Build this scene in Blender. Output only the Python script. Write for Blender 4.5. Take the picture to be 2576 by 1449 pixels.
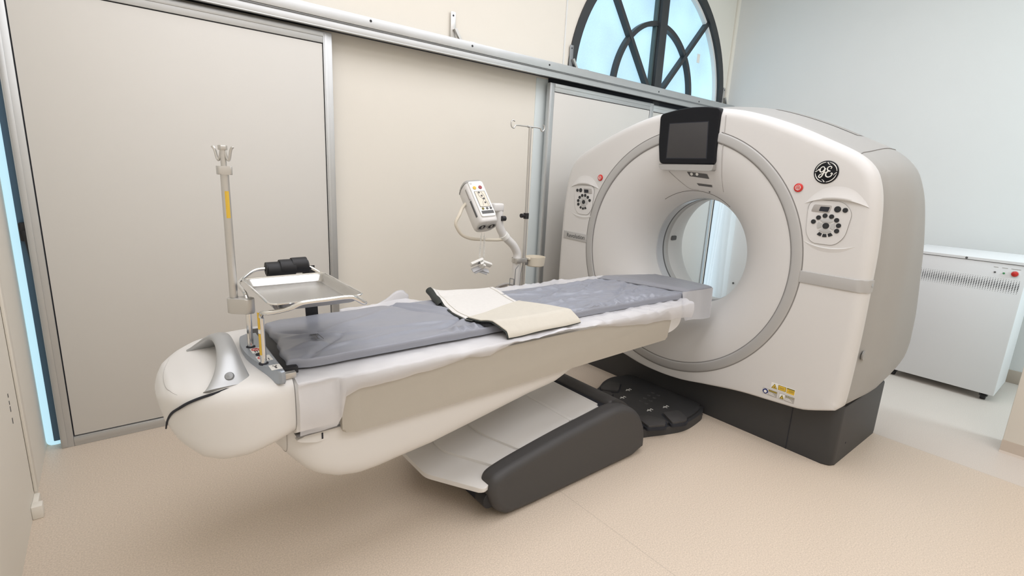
import bpy, bmesh, math, random
from mathutils import Vector, Matrix, noise
from math import sin, cos, pi, sqrt, atan2, radians

random.seed(7)
for o in list(bpy.data.objects):
    bpy.data.objects.remove(o)
SC = bpy.context.scene
COL = SC.collection

# ------------------------------------------------------------------ camera
W, H = 2576, 1449
F_PX, PITCH, ROLL, YAW = 1256.64664, 0.222295387, -0.04972516, 0.888799362
CAM = Vector((0, 0, 1.5))


def cam_axes():
    c, s = cos, sin
    fw = Vector((c(PITCH)*c(YAW), c(PITCH)*s(YAW), -s(PITCH)))
    rt = Vector((s(YAW), -c(YAW), 0))
    dn = fw.cross(rt)
    rt2 = rt*c(ROLL)+dn*s(ROLL)
    dn2 = dn*c(ROLL)-rt*s(ROLL)
    return rt2, dn2, fw


RT, DN, FW = cam_axes()
cd = bpy.data.cameras.new('camera')
cd.sensor_width = 36
cd.lens = F_PX/W*36
cd.clip_start = 0.02
cam = bpy.data.objects.new('camera', cd)
COL.objects.link(cam)
m = Matrix.Identity(4)
for i in range(3):
    m[i][0] = RT[i]
    m[i][1] = -DN[i]
    m[i][2] = -FW[i]
    m[i][3] = CAM[i]
cam.matrix_world = m
SC.camera = cam

# ------------------------------------------------------------------ world, lamps, exposure
SC.view_settings.view_transform = 'Standard'
SC.view_settings.look = 'None'
SC.view_settings.gamma = 1
SC.view_settings.exposure = -0.01
wd = bpy.data.worlds.new('sky')
SC.world = wd
wd.use_nodes = True
wd.node_tree.nodes['Background'].inputs[0].default_value = (0.55, 0.78, 1.0, 1)
wd.node_tree.nodes['Background'].inputs[1].default_value = 1.0


def area(name, loc, sx, sy, power, col, rot=(0, 0, 0)):
    l = bpy.data.lights.new(name, 'AREA')
    l.shape = 'RECTANGLE'
    l.size = sx
    l.size_y = sy
    l.energy = power
    l.color = col
    o = bpy.data.objects.new(name, l)
    o.location = loc
    o.rotation_euler = rot
    COL.objects.link(o)
    return o


WARM = (0.975, 0.98, 1.04)
LAMPS = [area('ceiling_lamp', (x, y, 3.74), 2.3, 1.9, p, WARM)
         for x, y, p in ((0.85, -1.2, 46), (0.85, 1.55, 42), (3.5, -0.9, 32), (3.2, 1.55, 38))]
# added daylight-blue fill in the unseen alcove, aimed to brighten the right wall
DAY_FILL = area('alcove_fill', (4.75, -1.9, 2.3), 0.8, 1.6, 52, (0.74, 0.90, 1.0), (radians(86), 0, radians(-10)))

# ------------------------------------------------------------------ materials


def mat(name, col, rough=0.5, metal=0.0, noise_amt=0.0, noise_scale=40, bump=0.0, bump_scale=200, spec=0.5, alpha=1.0, aniso=None, coat=0):
    mt = bpy.data.materials.new(name)
    mt.use_nodes = True
    nt = mt.node_tree
    b = nt.nodes['Principled BSDF']
    b.inputs['Base Color'].default_value = (*col, 1)
    b.inputs['Roughness'].default_value = rough
    b.inputs['Metallic'].default_value = metal
    b.inputs['Specular IOR Level'].default_value = spec
    b.inputs['Alpha'].default_value = alpha
    b.inputs['Coat Weight'].default_value = coat
    tc = nt.nodes.new('ShaderNodeTexCoord')
    if noise_amt:
        n = nt.nodes.new('ShaderNodeTexNoise')
        n.inputs['Scale'].default_value = noise_scale
        n.inputs['Detail'].default_value = 4
        if aniso:
            mp = nt.nodes.new('ShaderNodeMapping')
            mp.inputs['Scale'].default_value = aniso
            nt.links.new(tc.outputs['Object'], mp.inputs[0])
            nt.links.new(mp.outputs[0], n.inputs['Vector'])
        else:
            nt.links.new(tc.outputs['Object'], n.inputs['Vector'])
        r = nt.nodes.new('ShaderNodeMix')
        r.data_type = 'RGBA'
        r.inputs[6].default_value = (*[max(0, c*(1-noise_amt)) for c in col], 1)
        r.inputs[7].default_value = (*[min(1, c*(1+noise_amt)) for c in col], 1)
        nt.links.new(n.outputs['Fac'], r.inputs[0])
        nt.links.new(r.outputs[2], b.inputs['Base Color'])
    if bump:
        n2 = nt.nodes.new('ShaderNodeTexNoise')
        n2.inputs['Scale'].default_value = bump_scale
        nt.links.new(tc.outputs['Object'], n2.inputs['Vector'])
        bp = nt.nodes.new('ShaderNodeBump')
        bp.inputs['Strength'].default_value = bump
        bp.inputs['Distance'].default_value = 0.002
        nt.links.new(n2.outputs['Fac'], bp.inputs['Height'])
        nt.links.new(bp.outputs[0], b.inputs['Normal'])
    return mt


def emat(name, col, strength, noise_amt=0.0):
    mt = bpy.data.materials.new(name)
    mt.use_nodes = True
    nt = mt.node_tree
    b = nt.nodes['Principled BSDF']
    b.inputs['Base Color'].default_value = (0.25, 0.3, 0.33, 1)
    b.inputs['Roughness'].default_value = 0.25
    b.inputs['Emission Color'].default_value = (*col, 1)
    b.inputs['Emission Strength'].default_value = strength
    if noise_amt:
        tc = nt.nodes.new('ShaderNodeTexCoord')
        n = nt.nodes.new('ShaderNodeTexNoise')
        n.inputs['Scale'].default_value = 1.6
        n.inputs['Detail'].default_value = 2
        n2 = nt.nodes.new('ShaderNodeTexNoise')
        n2.inputs['Scale'].default_value = 160
        n2.inputs['Detail'].default_value = 3
        for q in (n, n2):
            nt.links.new(tc.outputs['Object'], q.inputs['Vector'])
        ad = nt.nodes.new('ShaderNodeMath')
        ad.operation = 'MULTIPLY_ADD'
        ad.inputs[1].default_value = 0.30
        nt.links.new(n2.outputs['Fac'], ad.inputs[0])
        nt.links.new(n.outputs['Fac'], ad.inputs[2])
        r = nt.nodes.new('ShaderNodeMapRange')
        r.inputs['From Min'].default_value = 0.4
        r.inputs['From Max'].default_value = 0.9
        r.inputs['To Min'].default_value = strength*(1-noise_amt)
        r.inputs['To Max'].default_value = strength*(1+noise_amt)
        nt.links.new(ad.outputs[0], r.inputs[0])
        nt.links.new(r.outputs[0], b.inputs['Emission Strength'])
    return mt


M = {}
M['wall'] = mat('cream_paint', (0.80, 0.758, 0.675), 0.75, noise_amt=0.015, noise_scale=3, bump=0.12, bump_scale=260)
M['wall_r'] = mat('white_paint', (0.77, 0.775, 0.76), 0.75, noise_amt=0.015, noise_scale=3, bump=0.1, bump_scale=260)
M['panel'] = mat('door_laminate', (0.67, 0.648, 0.605), 0.5, noise_amt=0.01, noise_scale=4)
M['alu'] = mat('aluminium_profile', (0.56, 0.57, 0.57), 0.42, 0.75, noise_amt=0.06, noise_scale=6, aniso=(1, 40, 1))
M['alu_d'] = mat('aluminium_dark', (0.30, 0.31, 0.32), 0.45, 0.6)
M['black'] = mat('black_rubber', (0.012, 0.012, 0.014), 0.55)
M['blackgloss'] = mat('black_gloss', (0.006, 0.007, 0.010), 0.28, spec=0.25)
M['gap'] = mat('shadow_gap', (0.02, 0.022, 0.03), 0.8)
M['white'] = mat('white_plastic', (0.68, 0.668, 0.652), 0.42, noise_amt=0.008, noise_scale=5)
M['white2'] = mat('white_plastic_table', (0.74, 0.725, 0.70), 0.38, noise_amt=0.008, noise_scale=5)
M['lgrey'] = mat('light_grey_plastic', (0.385, 0.378, 0.36), 0.45, noise_amt=0.01, noise_scale=6)
M['seam'] = mat('seam_line', (0.22, 0.21, 0.2), 0.7)
M['softseam'] = mat('soft_seam_line', (0.42, 0.40, 0.385), 0.7)
M['silver'] = mat('silver_paint', (0.46, 0.47, 0.475), 0.36, 0.45)
M['silver_d'] = mat('silver_band', (0.47, 0.465, 0.455), 0.42, 0.15)
M['bluesilver'] = mat('blue_silver_paint', (0.36, 0.40, 0.45), 0.33, 0.5)
M['dark'] = mat('charcoal_plastic', (0.055, 0.053, 0.053), 0.55, bump=0.25, bump_scale=900, noise_amt=0.04, noise_scale=300)
M['dark2'] = mat('graphite_plastic', (0.040, 0.040, 0.041), 0.5, bump=0.2, bump_scale=900)
M['chrome'] = mat('chrome', (0.78, 0.78, 0.77), 0.13, 1.0)
M['steel'] = mat('brushed_steel', (0.55, 0.54, 0.52), 0.27, 1.0, noise_amt=0.05, noise_scale=12, aniso=(60, 2, 2))
M['satin'] = mat('satin_steel', (0.60, 0.59, 0.57), 0.36, 0.9)
M['vinyl'] = mat('blue_grey_vinyl', (0.275, 0.287, 0.33), 0.34, spec=0.5, noise_amt=0.03, noise_scale=9, bump=0.2, bump_scale=50)
M['vinyl_d'] = mat('grey_vinyl', (0.25, 0.255, 0.28), 0.42, spec=0.4, noise_amt=0.03, noise_scale=9, bump=0.2, bump_scale=50)
M['taupe'] = mat('taupe_vinyl', (0.46, 0.425, 0.365), 0.55, noise_amt=0.015, noise_scale=20, bump=0.1, bump_scale=300)
M['mat_w'] = mat('pale_mat_fabric', (0.70, 0.68, 0.65), 0.7, noise_amt=0.05, noise_scale=60, bump=0.4, bump_scale=150)
M['mat_c'] = mat('cream_mat_fabric', (0.60, 0.565, 0.49), 0.62, noise_amt=0.04, noise_scale=40, bump=0.3, bump_scale=150)
M['mat_k'] = mat('dark_green_edging', (0.02, 0.025, 0.022), 0.6)
M['yellow'] = mat('yellow_label', (0.72, 0.47, 0.05), 0.5)
M['cream_pl'] = mat('cream_plastic', (0.72, 0.66, 0.55), 0.45)
M['red'] = mat('red_button', (0.62, 0.03, 0.025), 0.35)
M['dred'] = mat('dark_red_button', (0.28, 0.02, 0.025), 0.35)
M['label'] = mat('white_label', (0.85, 0.84, 0.8), 0.5)
M['lblue'] = mat('blue_sign', (0.02, 0.035, 0.16), 0.5)
M['olive'] = mat('olive_print', (0.20, 0.17, 0.03), 0.6)
M['ink'] = mat('grey_ink', (0.10, 0.10, 0.10), 0.6)
M['tgrey'] = mat('label_grey', (0.42, 0.40, 0.38), 0.6)
M['screen'] = mat('screen_glass', (0.060, 0.058, 0.059), 0.35, spec=0.2, noise_amt=0.02, noise_scale=30)
M['btn'] = mat('black_key', (0.015, 0.017, 0.02), 0.4)
M['key_g'] = mat('grey_key', (0.48, 0.48, 0.47), 0.45)
M['ups'] = mat('white_powder_coat', (0.78, 0.78, 0.78), 0.45, bump=0.1, bump_scale=700)
M['hole'] = mat('dark_hole', (0.05, 0.05, 0.055), 0.9)
M['clear'] = mat('clear_liner', (0.50, 0.51, 0.53), 0.2, noise_amt=0.12, noise_scale=5)
M['frame_k'] = mat('black_window_frame', (0.030, 0.033, 0.036), 0.45)
M['frame_b'] = mat('blue_door_frame', (0.075, 0.15, 0.23), 0.4)
M['sky'] = emat('frosted_pane', (0.48, 0.80, 1.0), 0.86, 0.24)
M['skyb'] = emat('bright_pane', (0.50, 0.80, 0.93), 0.9)
M['glowpane'] = emat('drape_glow', (0.70, 0.88, 1.0), 1.55)  # glow added to backlight the drape
M['skyd'] = emat('blind_pane', (0.60, 0.72, 0.78), 0.42)
M['curtain'] = mat('white_curtain', (0.80, 0.80, 0.78), 0.8)
_b = M['curtain'].node_tree
_tr = _b.nodes.new('ShaderNodeBsdfTranslucent')
_tr.inputs[0].default_value = (0.85, 0.86, 0.86, 1)
_mx = _b.nodes.new('ShaderNodeMixShader')
_mx.inputs[0].default_value = 0.5
_b.links.new(_b.nodes['Principled BSDF'].outputs[0], _mx.inputs[1])
_b.links.new(_tr.outputs[0], _mx.inputs[2])
_b.links.new(_mx.outputs[0], _b.nodes['Material Output'].inputs[0])
M['green'] = mat('green_led', (0.05, 0.3, 0.1), 0.4)


def sheet_mat():
    mt = mat('translucent_plastic', (0.78, 0.775, 0.80), 0.30, bump=0.25, bump_scale=45)
    nt = mt.node_tree
    b = nt.nodes['Principled BSDF']
    b.inputs['Alpha'].default_value = 0.58
    return mt


M['sheet'] = sheet_mat()
M['flap'] = mat('frosted_vinyl_flap', (0.66, 0.67, 0.70), 0.35, alpha=0.72)


def floor_mat():
    mt = bpy.data.materials.new('speckled_vinyl')
    mt.use_nodes = True
    nt = mt.node_tree
    b = nt.nodes['Principled BSDF']
    b.inputs['Roughness'].default_value = 0.42
    tc = nt.nodes.new('ShaderNodeTexCoord')

    def nz(s, d):
        n = nt.nodes.new('ShaderNodeTexNoise')
        n.inputs['Scale'].default_value = s
        n.inputs['Detail'].default_value = d
        nt.links.new(tc.outputs['Object'], n.inputs['Vector'])
        return n
    n1, n2 = nz(170, 3), nz(1.3, 2)
    cr = nt.nodes.new('ShaderNodeValToRGB')
    cr.color_ramp.elements[0].position = 0.32
    cr.color_ramp.elements[0].color = (0.57, 0.478, 0.382, 1)
    cr.color_ramp.elements[1].position = 0.68
    cr.color_ramp.elements[1].color = (0.725, 0.615, 0.50, 1)
    nt.links.new(n1.outputs['Fac'], cr.inputs[0])
    sep = nt.nodes.new('ShaderNodeSeparateXYZ')
    nt.links.new(tc.outputs['Object'], sep.inputs[0])

    def mth(op, a, b_):
        n = nt.nodes.new('ShaderNodeMath')
        n.operation = op
        for i, v in enumerate((a, b_)):
            if v is None:
                continue
            if isinstance(v, (int, float)):
                n.inputs[i].default_value = v
            else:
                nt.links.new(v, n.inputs[i])
        return n.outputs[0]
    # welded seams of the vinyl sheets: straight joints running across the room
    fac = None
    for x0 in (1.592, 3.69):
        d = mth('ABSOLUTE', mth('SUBTRACT', sep.outputs[0], x0), None)
        l = mth('LESS_THAN', d, 0.0022)
        fac = l if fac is None else mth('MAXIMUM', fac, l)
    mx = nt.nodes.new('ShaderNodeMix')
    mx.data_type = 'RGBA'
    nt.links.new(mth('MULTIPLY', fac, 0.3), mx.inputs[0])
    nt.links.new(cr.outputs[0], mx.inputs[6])
    mx.inputs[7].default_value = (0.33, 0.28, 0.23, 1)
    # daylight on the floor beyond the joint, painted in as a paler tone
    pale = nt.nodes.new('ShaderNodeMix')
    pale.data_type = 'RGBA'
    nt.links.new(mth('MULTIPLY', mth('GREATER_THAN', sep.outputs[0], 3.69), 0.55), pale.inputs[0])
    nt.links.new(mx.outputs[2], pale.inputs[6])
    pale.inputs[7].default_value = (0.66, 0.63, 0.60, 1)
    nt.links.new(pale.outputs[2], b.inputs['Base Color'])
    bp = nt.nodes.new('ShaderNodeBump')
    bp.inputs['Strength'].default_value = 0.05
    bp.inputs['Distance'].default_value = 0.002
    nt.links.new(n1.outputs['Fac'], bp.inputs['Height'])
    nt.links.new(bp.outputs[0], b.inputs['Normal'])
    return mt


M['floor'] = floor_mat()

# ------------------------------------------------------------------ mesh helpers


class MB:
    def __init__(self):
        self.v, self.f = [], []

    def add(self, vs, fs):
        n = len(self.v)
        self.v += [tuple(p) for p in vs]
        self.f += [tuple(n+i for i in q) for q in fs]
        return self

    def from_bm(self, bm):
        bm.verts.index_update()
        self.add([v.co[:] for v in bm.verts], [[v.index for v in f.verts] for f in bm.faces])
        bm.free()
        return self

    def box(self, a, b, bev=0.0, seg=2):
        bm = bmesh.new()
        bmesh.ops.create_cube(bm, size=1)
        for v in bm.verts:
            v.co = Vector([(a[i]+b[i])/2+v.co[i]*(b[i]-a[i]) for i in range(3)])
        if bev:
            bmesh.ops.bevel(bm, geom=bm.edges[:], offset=bev, segments=seg, affect='EDGES', profile=0.5)
        return self.from_bm(bm)

    def obox(self, o, ax, ay, az, bev=0.0):
        """box from centre o and three half-extent vectors"""
        bm = bmesh.new()
        bmesh.ops.create_cube(bm, size=2)
        if bev:
            lx, ly, lz = ax.length, ay.length, az.length
            for v in bm.verts:
                v.co = Vector((v.co[0]*lx, v.co[1]*ly, v.co[2]*lz))
            bmesh.ops.bevel(bm, geom=bm.edges[:], offset=bev, segments=2, affect='EDGES', profile=0.5)
            X, Y, Z = ax.normalized(), ay.normalized(), az.normalized()
        else:
            X, Y, Z = ax, ay, az
        for v in bm.verts:
            v.co = Vector(o)+X*v.co[0]+Y*v.co[1]+Z*v.co[2]
        return self.from_bm(bm)

    def prism(self, pts, fn, d0, d1, bev=0.0, seg=2):
        """outline pts (2D) lifted by fn(a,b,depth)->3D, extruded d0..d1"""
        bm = bmesh.new()
        v0 = [bm.verts.new(fn(a, b, d0)) for a, b in pts]
        v1 = [bm.verts.new(fn(a, b, d1)) for a, b in pts]
        n = len(pts)
        f0 = bm.faces.new(v0)
        f1 = bm.faces.new(v1[::-1])
        for i in range(n):
            bm.faces.new((v0[(i+1) % n], v0[i], v1[i], v1[(i+1) % n]))
        if bev:
            es = list({e for f in (f0, f1) for e in f.edges})
            bmesh.ops.bevel(bm, geom=es, offset=bev, segments=seg, affect='EDGES', profile=0.5)
        bmesh.ops.recalc_face_normals(bm, faces=bm.faces[:])
        return self.from_bm(bm)

    def rprism(self, pts, fn, d0, d1, r, seg=5, ends=(1, 1)):
        """extruded outline whose two rims are rounded over by radius r (outline shrinks along its normals)"""
        n = len(pts)
        P = [Vector((a, b)) for a, b in pts]
        ar = sum(P[i].x*P[(i+1) % n].y-P[(i+1) % n].x*P[i].y for i in range(n))
        sg = 1 if ar > 0 else -1
        N = []
        for i in range(n):
            e0, e1 = P[i]-P[i-1], P[(i+1) % n]-P[i]
            n0 = Vector((e0.y, -e0.x)).normalized()*sg
            n1 = Vector((e1.y, -e1.x)).normalized()*sg
            m_ = (n0+n1)
            m_ = m_.normalized() if m_.length > 1e-6 else n0
            N.append(m_/max(.5, m_.dot(n0)))
        rows = []
        s = 1 if d1 > d0 else -1
        for k in range(seg+1):
            a = pi/2*k/seg
            if ends[0]:
                rows.append((r*(1-sin(a)), d0+s*r*(1-cos(a))))
        if not ends[0]:
            rows.append((0, d0))
        for k in range(seg+1):
            a = pi/2*k/seg
            if ends[1]:
                rows.append((r*(1-cos(a)), d1-s*r*(1-sin(a))))
        if not ends[1]:
            rows.append((0, d1))
        self.grid(lambda i, j: fn(P[j].x-N[j].x*rows[i][0], P[j].y-N[j].y*rows[i][0], rows[i][1]), len(rows), n, False, True)
        T = len(self.v)
        self.f.append(tuple(T-len(rows)*n+j for j in range(n))[::-1])
        self.f.append(tuple(T-n+j for j in range(n)))
        return self

    def grid(self, fn, nu, nv, cu=False, cv=False):
        vs = [fn(i, j) for i in range(nu) for j in range(nv)]
        fs = []
        for i in range(nu if cu else nu-1):
            for j in range(nv if cv else nv-1):
                a, b = i, (i+1) % nu
                c, d = j, (j+1) % nv
                fs.append((a*nv+c, b*nv+c, b*nv+d, a*nv+d))
        return self.add(vs, fs)

    def tube(self, pts, r, n=10, closed=False, smooth=0):
        P = [Vector(p) for p in pts]
        if smooth:
            P = spline(P, smooth, closed)
        k = len(P)
        rr = r if callable(r) else (lambda t: r)
        up = None
        rings = []
        for i, p in enumerate(P):
            if closed:
                t = (P[(i+1) % k]-P[i-1])
            else:
                t = P[min(i+1, k-1)]-P[max(i-1, 0)]
            t.normalize()
            if up is None:
                up = t.orthogonal().normalized()
            up = (up-t*up.dot(t)).normalized()
            b = t.cross(up)
            R = rr(i/max(1, k-1))
            rings.append([p+up*cos(2*pi*j/n)*R+b*sin(2*pi*j/n)*R for j in range(n)])
        self.grid(lambda i, j: rings[i][j], k, n, closed, True)
        if not closed:
            N = len(self.v)
            self.f.append(tuple(N-k*n+j for j in range(n))[::-1])
            self.f.append(tuple(N-n+j for j in range(n)))
        return self

    def lathe(self, prof, o, ax, n=32):
        o = Vector(o)
        ax = Vector(ax).normalized()
        u = ax.orthogonal().normalized()
        w = ax.cross(u)
        self.grid(lambda i, j: o+ax*prof[i][1]+(u*cos(2*pi*j/n)+w*sin(2*pi*j/n))*prof[i][0], len(prof), n, False, True)
        return self

    def cyl(self, a, b, r, n=20, bev=0.0):
        a, b = Vector(a), Vector(b)
        L = (b-a).length
        bv = bev or min(r, L)*0.06
        return self.lathe([(0.0005, 0), (r-bv, 0), (r, bv), (r, L-bv), (r-bv, L), (0.0005, L)], a, b-a, n)

    def disc(self, o, nrm, r, n=28, th=0.001):
        o, nrm = Vector(o), Vector(nrm).normalized()
        return self.cyl(o, o+nrm*th, r, n)


def spline(P, k, closed=False):
    P = [Vector(p) for p in P]
    n = len(P)
    out = []
    rng = range(n) if closed else range(n-1)
    for i in rng:
        if closed:
            p0, p1, p2, p3 = P[i-1], P[i], P[(i+1) % n], P[(i+2) % n]
        else:
            p0, p1, p2, p3 = P[max(i-1, 0)], P[i], P[i+1], P[min(i+2, n-1)]
        for s in range(k):
            t = s/k
            out.append(0.5*((2*p1)+(p2-p0)*t+(2*p0-5*p1+4*p2-p3)*t*t+(3*p1-p0-3*p2+p3)*t**3))
    if not closed:
        out.append(P[-1])
    return out


def spl2(pts, k, closed=True):
    return [(p[0], p[1]) for p in spline([Vector((a, b, 0)) for a, b in pts], k, closed)]


def rrect(x0, y0, x1, y1, r, n=5):
    out = []
    for cx, cy, a0 in ((x1-r, y1-r, 0), (x0+r, y1-r, 90), (x0+r, y0+r, 180), (x1-r, y0+r, 270)):
        for k in range(n+1):
            a = radians(a0+90*k/n)
            out.append((cx+r*cos(a), cy+r*sin(a)))
    return out


def roundpoly(pts, r, n=4):
    out = []
    N = len(pts)
    for i in range(N):
        p = Vector(pts[i])
        a = Vector(pts[i-1])-p
        b = Vector(pts[(i+1) % N])-p
        d = min(r, a.length*0.45, b.length*0.45)
        A, B = p+a.normalized()*d, p+b.normalized()*d
        for k in range(n+1):
            t = k/n
            q = A*(1-t)**2+p*2*t*(1-t)+B*t*t
            out.append((q[0], q[1]))
    return out


def wpos(o):
    p = Vector((0, 0, 0))
    while o:
        p = p+o.location
        o = o.parent
    return p


def thing(name, loc, label, cat, group=None):
    o = bpy.data.objects.new(name, None)
    o.empty_display_size = 0.1
    o.location = loc
    COL.objects.link(o)
    o['label'] = label
    o['category'] = cat
    if group:
        o['group'] = group
    return o


def obj(name, mb, m_, parent=None, label=None, cat=None, group=None, kind=None, sharp=35, flat=False, recalc=True, origin=None, wn=False):
    base = wpos(parent) if parent else Vector((0, 0, 0))
    if parent is None and origin is None and mb.v:
        xs = [sum(p[i] for p in mb.v)/len(mb.v) for i in range(2)]
        origin = Vector((xs[0], xs[1], min(p[2] for p in mb.v))) if kind != 'structure' else Vector((0, 0, 0))
    if origin is not None:
        base = Vector(origin)
    me = bpy.data.meshes.new(name)
    me.from_pydata([tuple(Vector(p)-base) for p in mb.v], [], mb.f)
    me.validate()
    if recalc:
        bm = bmesh.new()
        bm.from_mesh(me)
        bmesh.ops.remove_doubles(bm, verts=bm.verts[:], dist=1e-6)
        bmesh.ops.recalc_face_normals(bm, faces=bm.faces[:])
        bm.to_mesh(me)
        bm.free()
    me.materials.append(M[m_] if isinstance(m_, str) else m_)
    if not flat:
        me.polygons.foreach_set('use_smooth', [True]*len(me.polygons))
        me.set_sharp_from_angle(angle=radians(sharp))
    me.update()
    o = bpy.data.objects.new(name, me)
    COL.objects.link(o)
    if parent:
        o.parent = parent
        if origin is not None:
            o.location = base-wpos(parent)
    else:
        o.location = base
    if label:
        o['label'] = label
    if cat:
        o['category'] = cat
    if group:
        o['group'] = group
    if kind:
        o['kind'] = kind
    if wn:
        md = o.modifiers.new('weighted_normals', 'WEIGHTED_NORMAL')
        md.keep_sharp = True
    return o


def text_mb(s, size, O, U, V, th=0.0006, align='CENTER', bold=0.0):
    """lettering as a mesh: text laid at O with right vector U and up vector V"""
    c = bpy.data.curves.new('lettering', 'FONT')
    c.body = s
    c.size = size
    c.align_x = align
    c.align_y = 'CENTER'
    c.offset = bold
    o = bpy.data.objects.new('lettering', c)
    COL.objects.link(o)
    dg = bpy.context.evaluated_depsgraph_get()
    dg.update()
    me = bpy.data.meshes.new_from_object(o.evaluated_get(dg))
    bpy.data.objects.remove(o)
    U, V, O = Vector(U).normalized(), Vector(V).normalized(), Vector(O)
    N = U.cross(V)
    mb = MB()
    mb.add([O+U*v.co[0]+V*v.co[1]+N*th for v in me.vertices], [list(p.vertices) for p in me.polygons])
    bpy.data.meshes.remove(me)
    return mb


XY = lambda a, b, d: (a, b, d)
XZ = lambda a, b, d: (a, d, b)
YZ = lambda a, b, d: (d, a, b)
fbm = lambda x, y, z=0.0: noise.noise(Vector((x, y, z)))
smooth = lambda t: (lambda u: u*u*(3-2*u))(max(0.0, min(1.0, t)))


def lerp_tab(tab, x):
    if x <= tab[0][0]:
        return tab[0][1]
    for (a, b), (c, d) in zip(tab, tab[1:]):
        if x <= c:
            return b+(d-b)*(x-a)/(c-a)
    return tab[-1][1]
# ------------------------------------------------------------------ the room
XL, XR, YB, YF, ZC = -0.38, 5.79, 3.33, -2.6, 3.8
obj('floor', MB().box((XL-.1, YF-.1, -.06), (XR+.1, YB+.25, 0)), 'floor', kind='structure', flat=True)
obj('ceiling', MB().box((XL-.1, YF-.1, ZC), (XR+.1, YB+.25, ZC+.08)), 'wall_r', kind='structure', flat=True)
WCX, WCZ, WR = 4.45, 2.34, 1.26


def back_wall():
    # wall with an arched opening that runs down to the floor
    mb = MB()
    x0, x1 = WCX-WR, WCX+WR
    for y in (YB, YB+.2):
        N = 48
        arc = [(WCX-WR*cos(pi*i/N), WCZ+WR*sin(pi*i/N)) for i in range(N+1)]
        vs = [(x, y, z) for x, z in arc]+[(x, y, ZC) for x, z in arc]
        mb.add(vs, [(i, i+1, N+2+i, N+1+i) for i in range(N)])
        mb.add([(XL, y, 0), (x0, y, 0), (x0, y, WCZ), (x0, y, ZC), (XL, y, ZC)], [(0, 1, 2, 3, 4)])
        mb.add([(x1, y, 0), (XR, y, 0), (XR, y, ZC), (x1, y, ZC), (x1, y, WCZ)], [(0, 1, 2, 3, 4)])
    N = 48
    rim = [(x0, 0)]+[(WCX-WR*cos(pi*i/N), WCZ+WR*sin(pi*i/N)) for i in range(N+1)]+[(x1, 0)]
    mb.grid(lambda i, j: (rim[i][0], YB+.2*j, rim[i][1]), len(rim), 2)
    return mb


obj('wall_back', back_wall(), 'wall', kind='structure', flat=True, recalc=False)
obj('wall_left', MB().box((XL-.12, YF, 0), (XL, YB+.2, ZC)), 'wall', kind='structure', flat=True)
obj('wall_right', MB().box((XR, YF, 0), (XR+.12, YB+.2, ZC)), 'wall_r', kind='structure', flat=True)
obj('wall_front', MB().box((XL-.1, YF-.12, 0), (XR+.1, YF, ZC)), 'wall', kind='structure', flat=True)
obj('wall_partition', MB().box((4.11, YF, 0), (4.32, 0.262, ZC), .006), 'wall', kind='structure')
M['cove'] = mat('beige_coving', (0.56, 0.48, 0.40), 0.5)
obj('baseboard_partition', MB().prism([(4.11, 0), (4.092, 0.0), (4.104, .012), (4.1085, .078), (4.11, .078)], lambda a, b, d: (a, d, b), YF, .2625), 'cove', kind='structure')
obj('baseboard_right', MB().box((XR-.012, YF, 0), (XR, 0.9, .11), .003), 'cove', kind='structure')
obj('trim_corner', MB().cyl((XR-.008, YB-.008, 0), (XR-.008, YB-.008, ZC), .026, 20), 'wall', kind='structure')
obj('trim_wall', MB().box((3.131, YB-.008, 2.4), (3.143, YB, ZC)), 'wall_r', kind='structure')

# trunking and floor stop on the left wall
tr = thing('cable_trunking', (XL+.01, 2.78, .06), 'narrow cream vertical trunking on the left wall beside the big sliding panel', 'trunking')
obj('trunking_cover', MB().box((XL+.001, 2.755, .055), (XL+.012, 2.80, 3.0), .003), 'wall', tr)
for z0, z1 in ((.565, .58), (.535, .55), (.505, .527), (.455, .478)):
    obj('slot', MB().box((XL+.0003, 2.59, z0), (XL+.0015, 2.597, z1)), 'ink', tr)
fs = thing('floor_stop', (XL+.02, 2.64, 0), 'small cream block on the floor at the foot of the left wall trunking', 'door stop')
obj('block', MB().box((XL, 2.62, 0), (XL+.036, 2.665, .058), .004), 'wall', fs)
obj('lip', MB().box((XL, 2.665, .0), (XL+.02, 2.75, .052), .003), 'wall', fs)

# arched window above the rail, with the glazed doors under it
win = thing('window_1', (WCX, YB+.1, 2.34), 'black-framed arched window with a sunburst of bars above the aluminium rail', 'window')
win['kind'] = 'structure'
YW = YB+.012


def arc_strip(r0, r1, y0, y1, a0=0, a1=180, n=56, sx=1.0, cx=WCX, cz=WCZ):
    pts = [(cx-sx*r1*cos(radians(a0+(a1-a0)*i/n)), cz+r1*sin(radians(a0+(a1-a0)*i/n))) for i in range(n+1)]
    pts2 = [(cx-sx*r0*cos(radians(a0+(a1-a0)*i/n)), cz+r0*sin(radians(a0+(a1-a0)*i/n))) for i in range(n+1)]
    mb = MB()
    prof = [(pts, y0), (pts2, y0), (pts2, y1), (pts, y1)]
    mb.grid(lambda i, j: (prof[j][0][i][0], prof[j][1], prof[j][0][i][1]), n+1, 4, False, True)
    return mb


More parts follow.
